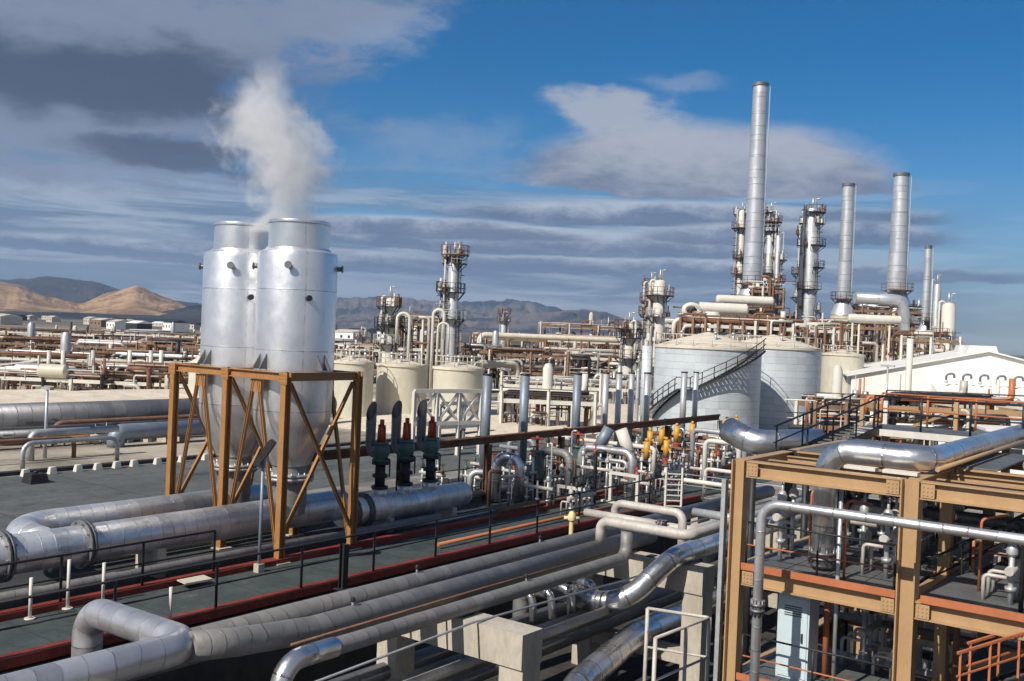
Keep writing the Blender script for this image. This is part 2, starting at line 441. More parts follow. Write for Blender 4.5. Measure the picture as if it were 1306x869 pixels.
    def build(s, name, mat, parent=None):
        me = bpy.data.meshes.new(name)
        off = parent_world(parent) if parent is not None else Vector((0, 0, 0))
        if parent is None and s.v:
            off = Vector((sum(v.x for v in s.v) / len(s.v), sum(v.y for v in s.v) / len(s.v), min(v.z for v in s.v)))
        me.from_pydata([v - off for v in s.v], [], s.f)
        uvl = me.uv_layers.new(name='UVMap'); i = 0; dat = []
        for uv in s.uv:
            for c in uv: dat += [c[0], c[1]]
        uvl.data.foreach_set('uv', dat); me.polygons.foreach_set('use_smooth', s.sm)
        me.materials.append(mat); me.update()
        o = bpy.data.objects.new(name, me); COL.objects.link(o)
        if parent is not None: o.parent = parent
        else: o.location = off
        return o
def parent_world(o):
    p = Vector(o.location)
    while o.parent is not None: o = o.parent; p = p + Vector(o.location)
    return p
def tag(o, label=None, cat=None, group=None, kind=None):
    if label: o['label'] = label
    if cat: o['category'] = cat
    if group: o['group'] = group
    if kind: o['kind'] = kind
    return o
def thing(name, loc, label, cat, group=None):
    o = bpy.data.objects.new(name, None); COL.objects.link(o); o.location = Vector(loc); o.empty_display_size = .3
    return tag(o, label, cat, group)
def dup(root, loc, label=None, rotz=None, group=None, scale=None):
    r = root.copy(); COL.objects.link(r); r.location = Vector(loc)
    if rotz is not None: r.rotation_euler = (0, 0, rotz)
    if scale: r.scale = scale
    if label: r['label'] = label
    if group: r['group'] = group
    for ch in list(root.children):
        c = ch.copy(); COL.objects.link(c); c.parent = r
        for g in ch.children:
            d = g.copy(); COL.objects.link(d); d.parent = c
    return r
def struct(mb, name, mat): return tag(mb.build(name, mat), kind='structure')
ORD = ['first', 'second', 'third', 'fourth', 'fifth', 'sixth', 'seventh', 'eighth', 'ninth', 'tenth', 'eleventh', 'twelfth', 'thirteenth', 'fourteenth', 'fifteenth', 'sixteenth']
TENS = ['twenty', 'thirty', 'forty']
for _t in TENS:
    if _t == 'twenty': ORD += ['seventeenth', 'eighteenth', 'nineteenth']
    ORD.append(_t[:-1] + 'ieth'); ORD += [_t + '-' + w for w in ORD[:9]]

# ================================================================== ground
def ground():
    m = MB(); B = 9000
    hx0, hx1, hy0, hy1 = -22.15, 60, -40, 46
    def q(x0, x1, y0, y1, z): i = len(m.v); m.v += [Vector((x0, y0, z)), Vector((x1, y0, z)), Vector((x1, y1, z)), Vector((x0, y1, z))]; m.face([i, i + 1, i + 2, i + 3])
    q(-B, hx0, -B, B, 0); q(hx1, B, -B, B, 0); q(hx0, hx1, -B, hy0, 0); q(hx0, hx1, hy1, B, 0)
    struct(m, 'ground', M_ground)
    m = MB(); q2 = m.box(hx0 - .3, hx1, hy0, hy1 + .3, -4.2, -3.5); struct(m, 'trench_floor', M_trench)
    m = MB(); m.box(hx0 - .25, hx0, hy0, hy1 + .25, -3.5, -.006); m.box(hx0, hx1, hy1, hy1 + .25, -3.5, -.006); struct(m, 'trench_wall', M_trench)
ground()
m = MB(); m.box(-25.6, -22.5, -30, 70, -.1, .03); struct(m, 'walkway_deck', M_deck)
m = MB(); m.box(-34.5, -26.0, 4, 70, -.1, .02); struct(m, 'concrete_pad', M_pad)
m = MB(); m.box(-48.3, -36.5, -60, 140, -.1, .008); struct(m, 'road', M_asph)
# road edge: dark kerb and white kerb stones
m = MB(); m.box(-49.0, -48.5, -60, 140, -.05, .18); tag(m.build('road_kerb', M_dark), kind='structure')
ks = None
LK = lambda i: 'small white marker stone on the far kerb of the left road, %s from the left' % ORD[i]
for i, px in enumerate((33, 67, 100, 125, 149, 171, 201, 232, 262)):
    p = atX(px, 590, -48.0)
    if ks is None:
        mb = MB(); mb.hexa([(p.x - .16, p.y - .2, 0), (p.x + .16, p.y - .2, 0), (p.x + .16, p.y + .2, 0), (p.x - .16, p.y + .2, 0), (p.x - .1, p.y - .14, .36), (p.x + .1, p.y - .14, .33), (p.x + .1, p.y + .14, .38), (p.x - .1, p.y + .14, .34)])
        ks = mb.build('marker_stone', M_white); k0 = Vector(p)
        o = ks; tag(o, LK(0), 'marker stone', 'white marker stones along the kerb')
    else:
        o = ks.copy(); COL.objects.link(o); o.location = ks.location + Vector((0, p.y - k0.y, 0)); o['label'] = LK(i)
m = MB(); m.box(-150, -49.1, -120, 260, -.1, .012); struct(m, 'sandy_yard', M_sand)

# gravel mounds
def mound(name, px, py, d, rx, ry, h, mat, label, seed):
    rnd = random.Random(seed); c = atd(px, py, d); c.z = 0; m = MB(); nx, ny = 34, 18; ids = {}
    for i in range(nx + 1):
        for j in range(ny + 1):
            a = -1 + 2 * i / nx; b = -1 + 2 * j / ny; r2 = a * a + b * b
            z = max(0, 1 - r2) ** .6 * h * (.8 + .25 * math.sin(a * 5 + seed) + .12 * rnd.uniform(-1, 1)) - .05
            m.v.append(Vector((c.x + a * rx, c.y + b * ry, z)))
    for i in range(nx):
        for j in range(ny):
            k = i * (ny + 1) + j; m.face([k, k + 1, k + ny + 2, k + ny + 1], None, True)
    return tag(m.build(name, mat), label, 'gravel')
mound('gravel_mound', 150, 515, 90, 17, 30, 1.3, M_gravel, 'long pale gravel mound behind the dark lagged pipes', 1)
mound('gravel_mound', 700, 516, 97, 13, 26, .8, M_gravel, 'low pale gravel bank behind the tall grey vent pipes', 2)
mound('gravel_mound', 45, 485, 118, 7, 14, 1.6, M_gravel, 'small brownish spoil mound at the far left by the pipe racks', 3)

# ================================================================== mountains
def ridge(name, pts, d, mat, dz, thick, seed, rough=1.0):
    """pts: (px, py) skyline; a real range with slopes towards and away from the plant"""
    rnd = random.Random(seed); m = MB(); n = 280; rows = 18
    from mathutils import noise as mn
    x0, x1 = pts[0][0], pts[-1][0]
    def sky_y(px):
        for a, b in zip(pts, pts[1:]):
            if a[0] <= px <= b[0]:
                t = (px - a[0]) / (b[0] - a[0]); t = t * t * (3 - 2 * t) * .5 + t * .5
                return a[1] + (b[1] - a[1]) * t
        return pts[-1][1]
    for i in range(n + 1):
        px = x0 + (x1 - x0) * i / n; py = sky_y(px)
        for j in range(-rows, rows + 1):
            t = j / rows; dd = d + t * thick
            p = atd(px, 420, d); q = (Vector((p.x, p.y, 0)).normalized()) * dd * (p.xy.length / d)
            h = zat(px, py, p) * (1 - abs(t) ** 1.25)
            nz = mn.fractal(Vector((q.x * .0011 + seed, q.y * .0011, 0)), .9, 2.1, 5)
            nz2 = abs(mn.fractal(Vector((q.x * .004 + seed, q.y * .004, 3)), .8, 2.1, 4))
            gl = abs(mn.fractal(Vector((q.x * .007 + q.y * .002, q.y * .004 + seed, 5)), .7, 2.2, 5))
            h = h + (nz * .10 - nz2 * .16 - gl * .20) * dz * rough * (1 - abs(t)) * min(1, abs(t) * 3 + .2)
            if abs(j) == rows: h = -6
            m.v.append(Vector((q.x, q.y, h)))
    R_ = 2 * rows + 1
    for i in range(n):
        for j in range(R_ - 1):
            k = i * R_ + j; m.face([k, k + 1, k + R_ + 1, k + R_], None, True)
    return tag(m.build(name, mat), kind='structure')
ridge('hills', [(-160, 366), (-60, 350), (20, 362), (60, 378), (100, 387), (140, 372), (172, 363), (210, 378), (250, 393), (330, 404)], 3200, M_tan, 150, 900, 3)
ridge('hills', [(-260, 372), (-100, 352), (10, 356), (60, 352), (115, 358), (160, 371), (220, 382), (330, 398)], 5200, M_darkhill, 190, 1100, 5)
ridge('hills', [(160, 408), (215, 396), (250, 388), (300, 392), (360, 404)], 2600, M_darkhill, 60, 500, 6)
ridge('mountains', [(280, 400), (380, 384), (450, 376), (500, 378), (560, 382), (610, 384), (650, 380), (690, 386), (730, 398), (790, 410), (840, 420)], 6500, M_bluehill, 330, 1600, 8, 1.6)
ridge('mountains', [(380, 412), (450, 404), (520, 399), (590, 404), (640, 406), (700, 398), (740, 394), (770, 398), (800, 408), (870, 424)], 4700, M_bluehill, 200, 900, 11, 1.5)
ridge('hills', [(-200, 404), (-40, 396), (80, 398), (170, 401), (250, 404), (330, 409), (430, 412)], 2300, M_darkhill, 30, 500, 13)

# ================================================================== builders
def railing(pts, h, label, cat='railing', spacing=1.5, mp=None, mr=None, r=.028, mids=1, name='railing', group=None, toe=None, mm=None):
    mp = mp or M_black; mr = mr or mp; mm = mm or mr; pts = [Vector(p) for p in pts]
    t = thing(name, pts[0], label, cat, group)
    up = Vector((0, 0, h))
    for a, b in zip(pts, pts[1:]):
        L = (b - a).length; n = max(1, round(L / spacing))
        for i in range(n + 1):
            if i == 0 and a is not pts[0]: continue
            q = a.lerp(b, i / n); MB().cyl(q, q + up, r * 1.15, n=8).build('post', mp, t)
    MB().pipe([p + up for p in pts], r, bend=.1, n=8).build('top_rail', mr, t)
    for k in range(mids):
        f = (k + 1) / (mids + 1)
        MB().pipe([p + up * f for p in pts], r * .8, bend=.1, n=8).build('mid_rail', mm, t)
    if toe:
        mb = MB()
        for a, b in zip(pts, pts[1:]): mb.beam(a + Z0 * .08, b + Z0 * .08, .02, .14)
        mb.build('toe_board', toe, t)
    return t
def onepipe(name, pts, r, mat, label, bend=None, cat='pipe', group=None, n=20, fl=(), flr=1.45, seg=8):
    o = MB().pipe(pts, r, bend, n, seg=seg)
    ob = o.build(name, mat); tag(ob, label, cat, group)
    for (p, d) in fl:
        f = MB(); d = Vector(d).normalized(); p = Vector(p)
        f.flange(p - d * .06, d, r * flr, .07, 20); f.flange(p + d * .06, d, r * flr, .07, 20)
        for k in range(10):
            a, b = basis(d); q = p + (a * math.cos(k * .628) + b * math.sin(k * .628)) * r * (flr + 1) / 2
            f.cyl(q - d * .17, q + d * .17, .022 + r * .02, n=6)
        f.build('flange', M_darkclad, ob)
    return ob

# ================================================================== twin silencers
BX = [-32.0, -28.9, -25.8]; FY0, FY1 = 22.0, 25.3; FT = 6.4
def silencer(cx, cy, label):
    t = thing('steam_silencer', (cx, cy, 1.2), label, 'silencer', 'twin silver steam silencers')
    m = MB(); m.lathe((cx, cy, 0), [(.66, 3.0), (1.30, 4.45), (1.365, 4.8), (1.385, 6.4), (1.40, 10.35), (1.36, 10.5), (1.10, 10.62)], 64, cap=False); m.build('shell', M_silo, t)
    m = MB(); m.lathe((cx, cy, 0), [(1.06, 10.55), (1.055, 11.62), (1.03, 11.62), (1.02, 10.7)], 64, cap=False); m.build('neck', M_silo, t)
    m = MB(); m.lathe((cx, cy, 0), [(1.02, 10.9), (.05, 10.9)], 48, cap=False); m.build('inner_baffle', M_dark, t)
    m = MB(); m.lathe((cx, cy, 0), [(1.115, 10.56), (1.15, 10.6), (1.115, 10.66)], 64, cap=False); m.lathe((cx, cy, 0), [(1.075, 11.5), (1.09, 11.56), (1.075, 11.62)], 64, cap=False); m.build('rim_ring', M_silo, t)
    m = MB(); m.lathe((cx, cy, 0), [(.62, 1.3), (.62, 3.05)], 32, cap=False); m.build('inlet_duct', M_dull, t)
    m = MB(); m.flange((cx, cy, 2.55), Z0, .86, .1, 32); m.flange((cx, cy, 2.68), Z0, .86, .1, 32)
    for k in range(20):
        a = k * 2 * math.pi / 20; m.cyl((cx + .78 * math.cos(a), cy + .78 * math.sin(a), 2.42), (cx + .78 * math.cos(a), cy + .78 * math.sin(a), 2.8), .03, n=6)
    m.build('flange', M_galv, t)
    # lifting trunnions: stub pipes with blind ends round the shoulder
    for ang in (-143, -53, 37, 127, ):
        a = rad(ang); d = Vector((math.cos(a), math.sin(a), 0)); p = Vector((cx, cy, 10.0)) + d * 1.36
        m = MB(); m.cyl(p, p + d * .22, .085, n=12); m.flange(p + d * .22, d, .13, .03, 12); m.build('lifting_trunnion', M_darkclad, t)
    a = rad(-25); d = Vector((math.cos(a), math.sin(a), 0)); p = Vector((cx, cy, 8.9)) + d * 1.38
    MB().cyl(p, p + d * .2, .1, n=12).build('instrument_nozzle', M_dark, t)
    # support brackets: pairs of gussets resting on the frame
    for s, e in ((0, -1), (0, 1), (1, 0), (-1, 0)):
        d = Vector((s, e, 0)); sd = Vector((-e, s, 0)); m = MB()
        for k in (-.17, .17):
            c = Vector((cx, cy, 0)) + sd * k
            q = [c + d * 1.33 + Z0 * (FT + .02), c + d * 1.68 + Z0 * (FT + .02), c + d * 1.68 + Z0 * (FT + .07), c + d * 1.33 + Z0 * (FT + .62)]
            w = sd * .02; m.hexa([q[0] - w, q[1] - w, q[1] + w, q[0] + w, q[3] - w, q[2] - w, q[2] + w, q[3] + w])
        m.build('support_gusset', M_darkclad, t)
    return t
SX = [(-28.9 - 25.8) / 2, (-32.0 - 28.9) / 2]; SYC = (FY0 + FY1) / 2
silencer(SX[0], SYC, 'right hand tall silver silencer vessel, nearest, steam rising from its open neck')
silencer(SX[1], SYC, 'left hand tall silver silencer vessel, partly behind its twin')
def silo_frame():
    t = thing('braced_steel_stand', (BX[1], SYC, 0), 'ochre brown braced steel frame carrying the two silver silencers', 'steel frame')
    for x in BX:
        for y in (FY0, FY1):
            MB().ibeam((x, y, 0.05), (x, y, FT - .01), .25, .25, .03, up=(0, 1, 0)).build('column', M_brown, t)
            m = MB(); m.box(x - .28, x + .28, y - .28, y + .28, .0, .06); m.box(x - .35, x + .35, y - .35, y + .35, -.05, .015); m.build('base_plate', M_conc, t)
    zt = FT - .17
    for y in (FY0, FY1):
        for i in (0, 1): MB().ibeam((BX[i] + .16, y, zt), (BX[i + 1] - .16, y, zt), .22, .28, .03).build('top_beam', M_brown, t)
    for x in BX: MB().ibeam((x, FY0 + .16, zt), (x, FY1 - .16, zt), .22, .28, .03).build('top_beam', M_brown, t)
    def br(p, q, w=.11): MB().ibeam(p, q, w, w, .02).build('brace', M_brown, t)
    for i in (0, 1):
        mid = (BX[i] + BX[i + 1]) / 2
        for y in (FY0 + .02, FY1):
            br((mid - .12, y, zt - .2), (BX[i] + .17, y, .35)); br((mid + .12, y, zt - .2), (BX[i + 1] - .17, y, .35))
            MB().box(mid - .28, mid + .28, y - .03, y + .03, zt - .6, zt - .17).build('gusset_plate', M_brown, t)
    for x in BX:
        br((x + .03, FY0 + .17, 6.0), (x + .03, FY1 - .17, .9)); br((x - .08, FY1 - .17, 6.0), (x - .08, FY0 + .17, .9))
    for x in BX:
        m = MB()
        for y, sg in ((FY0, -1),):
            yy = y - .135
            m.box(x - .2, x + .2, yy - .012, yy, FT - .42, FT - .03)
            for a in (-.15, -.05, .05, .15):
                for z in (FT - .36, FT - .24, FT - .12): m.cyl((x + a, yy - .03, z), (x + a, yy - .012, z), .017, n=6)
        m.build('bolted_plate', M_brown, t)
    return t
silo_frame()

# big ducts
ZD = 1.3
o = onepipe('steam_duct', [(SX[0], 26.2, ZD), (SX[0], 3, ZD)], .56, M_duct, 'big silver duct running from under the silencers to the lower left edge', n=32,
            fl=[((SX[0], 15.9, ZD), (0, 1, 0)), ((SX[0], 13.55, ZD), (0, 1, 0))], flr=1.28)
o = onepipe('steam_duct', [(SX[1], 25.0, ZD), (SX[1], 15.3, ZD), (SX[0] - .3, 15.0, ZD)], .5, M_duct, 'big silver duct behind, making a U bend at the left edge', bend=1.7, n=32, seg=14)
hd = onepipe('steam_header', [(SX[0], 26.2, .95), (SX[0], 33.3, .95)], .52, M_duct, 'big silver header with domed end, carrying the three relief valves', n=32,
             fl=[((SX[0], 26.6, .95), (0, 1, 0)), ((SX[0], 27.3, .95), (0, 1, 0))], flr=1.3)
m = MB(); m.lathe((SX[0], 33.3, .95), [(.52, 0), (.5, .12), (.4, .25), (.2, .32), (.02, .34)], 32, axis=(0, 1, 0)); m.build('end_cap', M_duct, hd)
for y in (28.5, 32.3):
    m = MB(); m.box(SX[0] - .5, SX[0] + .5, y - .12, y + .12, .02, .55); m.build('saddle', M_conc, hd)
# duct saddles
for k, y in enumerate((8., 13., 18.2)):
    m = MB(); m.box(SX[0] - .6, SX[0] + .6, y - .14, y + .14, .02, .9); tag(m.build('pipe_saddle', M_conc), 'concrete saddle block %s under the big silver duct' % ('close to the silencer frame' if k == 2 else 'beside the flanged joint' if k == 1 else 'at the lower left corner'), 'pipe support')
# relief valves on the header
def relief_valve(y, label):
    x = SX[0]; t = thing('relief_valve', (x, y, 1.4), label, 'relief valve', 'three red and green relief valves on the silver header')
    MB().cyl((x, y, 1.35), (x, y, 1.72), .3, n=20).build('branch_stub', M_duct, t)
    m = MB(); m.cyl((x, y, 1.7), (x, y, 2.75), .2, n=16); m.flange((x, y, 1.75), Z0, .33, .1); m.flange((x, y, 2.2), Z0, .30, .12); m.flange((x, y, 2.7), Z0, .34, .1); m.build('riser_spool', M_dark, t)
    m = MB(); m.lathe((x, y, 2.75), [(.34, 0), (.34, .08), (.27, .14), (.36, .38), (.33, .58), (.24, .68), (.3, .7), (.3, .78)], 24); m.build('valve_body', M_green, t)
    m = MB(); m.cyl((x, y, 3.52), (x, y, 4.15), .17, .13, n=16); m.cyl((x, y, 4.15), (x, y, 4.4), .09, n=12); m.build('spring_bonnet', M_redv, t)
    for s in (-1, 1): MB().beam((x + .2 * s, y, 3.5), (x + .16 * s, y, 4.2), .05, .05).build('yoke_arm', M_redv, t)
    m = MB(); m.pipe([(x, y, 3.05), (x - .6, y, 3.05), (x - .6, y, 4.15)], .2, bend=.4, n=20, cap=False)
    # mitred top
    c = Vector((x - .6, y, 4.15)); i = len(m.v); n = 20
    for k in range(n):
        a = 2 * math.pi * k / n; m.v.append(c + Vector((.205 * math.cos(a), .205 * math.sin(a), 0)))
    for k in range(n):
        a = 2 * math.pi * k / n; m.v.append(c + Vector((.205 * math.cos(a), .205 * math.sin(a), .55 + .35 * (-math.cos(a) * .3 + math.sin(a)))))
    for k in range(n): m.face([i + k, i + (k + 1) % n, i + n + (k + 1) % n, i + n + k], [(0, 0), (0, .05), (.6, .05), (.6, 0)], True)
    m.build('vent_outlet', M_darkclad, t)
    MB().pipe([(x + .28, y, 2.9), (x + .5, y, 2.9), (x + .5, y, 2.2)], .03, bend=.08, n=8).build('drain_line', M_dark, t)
    return t
rvY = []
for px in (485, 517, 549):
    p = atX(px, 600, SX[0]); rvY.append(p.y)
for i, y in enumerate(rvY):
    relief_valve(y, ['relief valve with red spring bonnet nearest the silencer frame, left of three', 'relief valve with red spring bonnet, middle of the three on the header', 'relief valve with red spring bonnet by the domed header end, right of three'][i])
# floodlight on pole
p = at(330, 731, 0); t = thing('floodlight', p, 'black box floodlight on a thin grey pole in front of the brown frame', 'floodlight')
MB().cyl(p, p + Z0 * 3.6, .055, n=10).build('pole', M_bluepipe, t)
h = p + Z0 * 3.75; dr = (R0 * .45 + Z0 * .9).normalized()
MB().beam(h - dr * .42 + Vector((0, 0, .1)), h + dr * .42 + R0 * .1 + Z0 * .1, .42, .2).build('lamp_box', M_dark, t)
MB().box(p.x - .12, p.x + .12, p.y - .12, p.y + .12, 0, .3).build('base', M_conc, t)
m = MB(); m.beam(h - dr * .1 - Z0 * .3, h + Z0 * .05, .3, .03); m.build('bracket', M_galv, t)

# ================================================================== walkway kerbs, railings
tag(MB().box(-26.0, -25.6, -30, 70, -.05, .2).build('red_kerb', M_red), 'red painted kerb at the foot of the silencer frame', 'kerb', 'red painted walkway kerbs')
tag(MB().box(-22.5, -22.15, -30, 45.9, -.05, .24).build('red_kerb', M_red), 'red painted kerb on the pipe trench side of the walkway', 'kerb', 'red painted walkway kerbs')
railing([(-22.32, 4.9, .24), (-22.32, 43.9, .24)], 1.25, 'long black railing on the trench side red kerb of the walkway', spacing=3.0, r=.035)
railing([(-25.8, 4.5, .2), (-25.8, 19.4, .2)], 1.25, 'black railing on the red kerb in front of the big silver duct', spacing=2.5, r=.035)
m = MB(); p = at(248, 740, .22); m.hexa([p + Vector(v) for v in ((-.27, -.42, 0), (.25, -.5, 0), (.3, .42, 0), (-.25, .5, 0), (-.27, -.42, .03), (.25, -.5, .03), (.3, .42, .03), (-.25, .5, .03))])
tag(m.build('metal_sheet', M_cream), 'loose pale sheet lying on the red kerb below the duct', 'sheet')
for i, (px, y0, y1) in enumerate(((38, 790, 737), (86, 777, 714), (131, 768, 718), (216, 802, 749))):
    z0_ = .03 if i != 3 else .0; p = at(px, y0, z0_); zt = zat(px - (y0 - y1) * -.04, y1, p)
    t = thing('marker_post', p, 'white pipe post %s' % ['nearest the left edge of the walkway', 'standing left of the flanged duct joint', 'standing right of the flanged duct joint', 'leaning on the trench side kerb, tallest of the white posts'][i], 'post', 'white pipe posts along the walkway')
    MB().cyl(p, (p.x, p.y, zt), .045, n=10).build('post_shaft', M_white, t); MB().flange((p.x, p.y, z0_ + .02), Z0, .14, .04, 10).build('foot', M_white, t)
# low pipes between frame and kerb
onepipe('low_pipe', [(-26.6, 4, .35), (-26.6, 31, .35)], .16, M_dull, 'thin grey pipe low on the ground beside the far red kerb', n=12)
onepipe('low_pipe', [(-29.3, 16, .3), (-29.3, 45, .3)], .2, M_dull, 'dull grey pipe lying between the two silencer ducts', n=12)
onepipe('low_pipe', [(-23.6, 27.5, .2), (-23.6, 44, .2)], .07, M_orange, 'thin orange line along the walkway deck', n=8)
onepipe('low_pipe', [(-26.9, 27, .2), (-26.5, 31, .2), (-26.5, 44, .2)], .09, M_galv, 'thin galvanised line low beside the header end', n=8)
def small_manifold(name, x, y, L, axis, label, cols, rnd, h=.9, z=0., cat='valve set', group=None):
    t = thing(name, (x, y, z), label, cat, group); dv = Vector((1, 0, 0)) if axis == 'x' else Vector((0, 1, 0)); c = Vector((x, y, z))
    sd = Vector((-dv.y, dv.x, 0)); n = len(cols)
    MB().pipe([c + dv * (-L / 2) + Z0 * h, c + dv * (L / 2) + Z0 * h], .09, n=10).build('header', M_pipe, t)
    for i, col in enumerate(cols):
        q = c + dv * (-L / 2 + L * (i + .5) / n); hh = h * rnd.uniform(1.1, 1.6)
        m = MB(); m.cyl(q, q + Z0 * hh, .055, n=8); m.flange(q + Z0 * h * .45, Z0, .11, .08, 10); m.build('riser', M_galv, t)
        m = MB(); m.lathe(q + Z0 * (hh - .05), [(.07, 0), (.11, .05), (.11, .16), (.07, .24), (.035, .26), (.035, .5)], 12); m.build('valve', col, t)
        m = MB(); m.lathe(q + Z0 * (hh + .42), [(.12, 0), (.15, .015), (.12, .03)], 14, cap=False); m.beam(q + Z0 * (hh + .435) - dv * .13, q + Z0 * (hh + .435) + dv * .13, .02); m.build('handwheel', col if col is M_redv else M_dark, t)
        MB().pipe([q + Z0 * h * .75, q + sd * .5 + Z0 * h * .75, q + sd * .5], .04, bend=.1, n=8).build('branch', M_pipe, t)
    return t

# ================================================================== concrete pipe rack in the trench
def bent(y, label):
    t = thing('concrete_bent', (-17, y, -3.5), label, 'pipe support', 'concrete pipe rack bents in the trench')
    m = MB(); m.box(-18.95, -14.0, y, y + .85, -.18, .68); m.build('cap_beam', M_conc, t)
    for x in (-18.9, -14.72): MB().box(x, x + .72, y + .06, y + .79, -3.5, -.182).build('column', M_conc, t)
    MB().box(-18.17, -14.73, y + .15, y + .7, -2.6, -2.15).build('lower_beam', M_conc, t)
    for x in (-18.4, -17.1, -16.1): MB().box(x - .12, x + .12, y + .2, y + .6, .683, .71).build('slide_plate', M_dark, t)
    return t
bent(19.6, 'concrete bent with square end column at the bottom centre')
bent(29.4, 'cream concrete bent whose column stands beside the buff steel column')
bent(9.8, 'concrete bent under the pipe loop at the lower left')
bent(38.4, 'concrete bent farthest along the trench')
onepipe('lagged_pipe', [(-18.4, -4, .98), (-18.4, 45.5, .98)], .28, M_dull, 'long dull lagged pipe nearest the walkway, leftmost of the three', n=28)
onepipe('lagged_pipe', [(-17.1, 12.3, 1.38), (-17.1, 13.6, 1.2), (-17.1, 15.6, 1.02), (-17.1, 31.5, 1.02)], .305, M_dull, 'thickest long dull lagged pipe, middle of the three', n=28)
onepipe('lagged_pipe', [(-16.1, 13.9, -3.4), (-16.1, 13.9, .9), (-16.1, 28.1, .9), (-16.1, 28.1, 1.75)], .2, M_dull, 'thin long lagged pipe with shiny elbow dropping at its near end, rightmost of three', bend=.5, n=24)
m = MB(); m.pipe([(-16.1, 13.9, -1.2), (-16.1, 13.9, .9), (-16.1, 15.4, .9)], .225, .55, 24); tag(m.build('elbow_jacket', M_shiny), 'shiny elbow jacket at the near end of the thin lagged pipe', 'pipe')
onepipe('expansion_loop', [(-17.1, -4, 1.4), (-17.1, 12.4, 1.4), (-20.95, 12.4, 1.35), (-20.95, 12.4, -3.4)], .33, M_clad, 'silver lagged expansion loop rising at the lower left corner', bend=.62, n=32, seg=10)
onepipe('lagged_pipe', [(-19.6, -4, .2), (-19.6, 18.5, .2)], .22, M_dull, 'lagged pipe low in the trench passing behind the loop', n=20)
# crossing white/pinkish lines
P3 = onepipe('branch_pipe', [(-17.1, 28.1, 1.2), (-17.1, 28.1, 1.95), (-13.9, 28.1, 1.95), (-13.9, 45, 1.95)], .17, M_pipe, 'pale pipe rising off the middle lagged pipe and crossing right to the trench edge', bend=.3, n=16)
onepipe('branch_pipe', [(-18.6, 29.5, 1.85), (-15.6, 29.5, 1.85)], .14, M_pipe, 'short pale crossing pipe behind the front crossover', n=16, fl=[((-15.6, 29.5, 1.85), (1, 0, 0))])
onepipe('branch_pipe', [(-18.3, 31.0, 1.4), (-18.3, 31.0, 2.05), (-15.6, 31.0, 2.05), (-15.6, 31.0, .4)], .15, M_pipe, 'pale crossing pipe with an elbow turning down onto the shiny bend', bend=.3, n=16)
onepipe('branch_pipe', [(-15.9, 32.4, 1.9), (-13.0, 32.4, 1.9)], .15, M_galv, 'farthest short pale crossing pipe ending at the buff column', n=16)
onepipe('branch_pipe', [(-19.9, 33.5, 1.0), (-16.5, 33.5, 1.0), (-16.5, 45, 1.0)], .16, M_pipe, 'pale pipe running away beyond the crossovers', n=16, bend=.4)
onepipe('shiny_bend_pipe', [(-14.85, 45, 1.02), (-14.85, 28.9, 1.02), (-15.75, 27.3, -.46), (-17.75, 27.3, -.46)], .33, M_shiny, 'very shiny S bend pipe diving under the lagged pipes', bend=1.7, n=32, seg=12, fl=[((-17.5, 27.3, -.46), (1, 0, 0))], flr=1.15)
onepipe('trench_pipe', [(-17.75, 27.3, -.46), (-19.6, 27.3, -.46), (-19.6, 27.3, -3.4)], .3, M_dull, 'dull pipe beyond the flange of the shiny S bend', bend=.6, n=20)
onepipe('shiny_bend_pipe', [(-15.9, 45, -1.7), (-15.95, 28.6, -1.7), (-14.75, 23.2, -1.7), (-14.6, 21.5, -3.4)], .41, M_shiny, 'large shiny pipe curving out at the bottom edge right of the concrete column', bend=1.8, n=32, seg=12)
onepipe('trench_pipe', [(-17.0, -4, -1.05), (-17.0, 45, -1.05)], .28, M_dull, 'greenish dull pipe on the lower tier of the concrete rack', n=20)
onepipe('trench_pipe', [(-16.15, 8, -.62), (-16.15, 27, -.62)], .14, M_pipe, 'thinner pipe beside it on the lower tier, next to the bent column', n=16)
onepipe('trench_pipe', [(-17.6, -4, -1.85), (-17.6, 45, -1.85)], .22, M_dull, 'lowest dull pipe in the concrete rack', n=16)
onepipe('trench_pipe', [(-18.6, -4, -1.3), (-18.6, 45, -1.3)], .25, M_darkclad, 'dark pipe deep under the leftmost lagged pipe', n=16)
onepipe('trench_cable', [(-15.2, 2, .3), (-15.4, 19.4, .75), (-16.0, 29, .2)], .03, M_galv, 'thin slack cable crossing over the concrete cap beam', n=6, cat='cable', bend=1)
# short shiny stubs hanging under thin pipe
for i, (px, py) in enumerate(((678, 769), (702, 766), (727, 763), (757, 757))):
    p = at(px, py, -.35); t = onepipe('stub_pipe', [p + Vector((-.9, 0, .35)), p + Vector((0, 0, .25)), p + Vector((.1, 0, -.55))], .12 + .03 * (i > 1), M_shiny, 'short shiny elbow under the thin lagged pipe, %s of four' % ['leftmost', 'second from left', 'third from left', 'rightmost'][i], bend=.3, n=16, group='shiny elbows under the lagged pipes')
for i, (x, y, z) in enumerate(((-18.0, 16.2, -3.0), (-15.3, 17.0, -3.0), (-15.1, 13.6, -3.0))):
    small_manifold('trench_valve', x, y, 1.6, 'y', 'valve set on the trench floor %s' % ['under the lagged pipes left of the concrete column', 'just left of the concrete column foot', 'at the bottom edge below the thin pipe elbow'][i], [M_galv, M_dark, M_galv], random.Random(i), .9, -3.5)
onepipe('stub_pipe', [(-15.2, 15.2, -3.4), (-15.2, 15.2, -1.3), (-14.0, 15.2, -1.3), (-14.0, 12, -1.3)], .26, M_clad, 'silver pipe with two elbows rising from the trench at the bottom edge', bend=.5, n=24)
ra, rb_, rc = at(826, 776, .35), at(905, 788, .35), at(836, 814, .35)
t = thing('guard_rail', (rb_.x, rb_.y, -3.5), 'pale pipe guard rail with an L bend right of the shiny bends', 'railing')
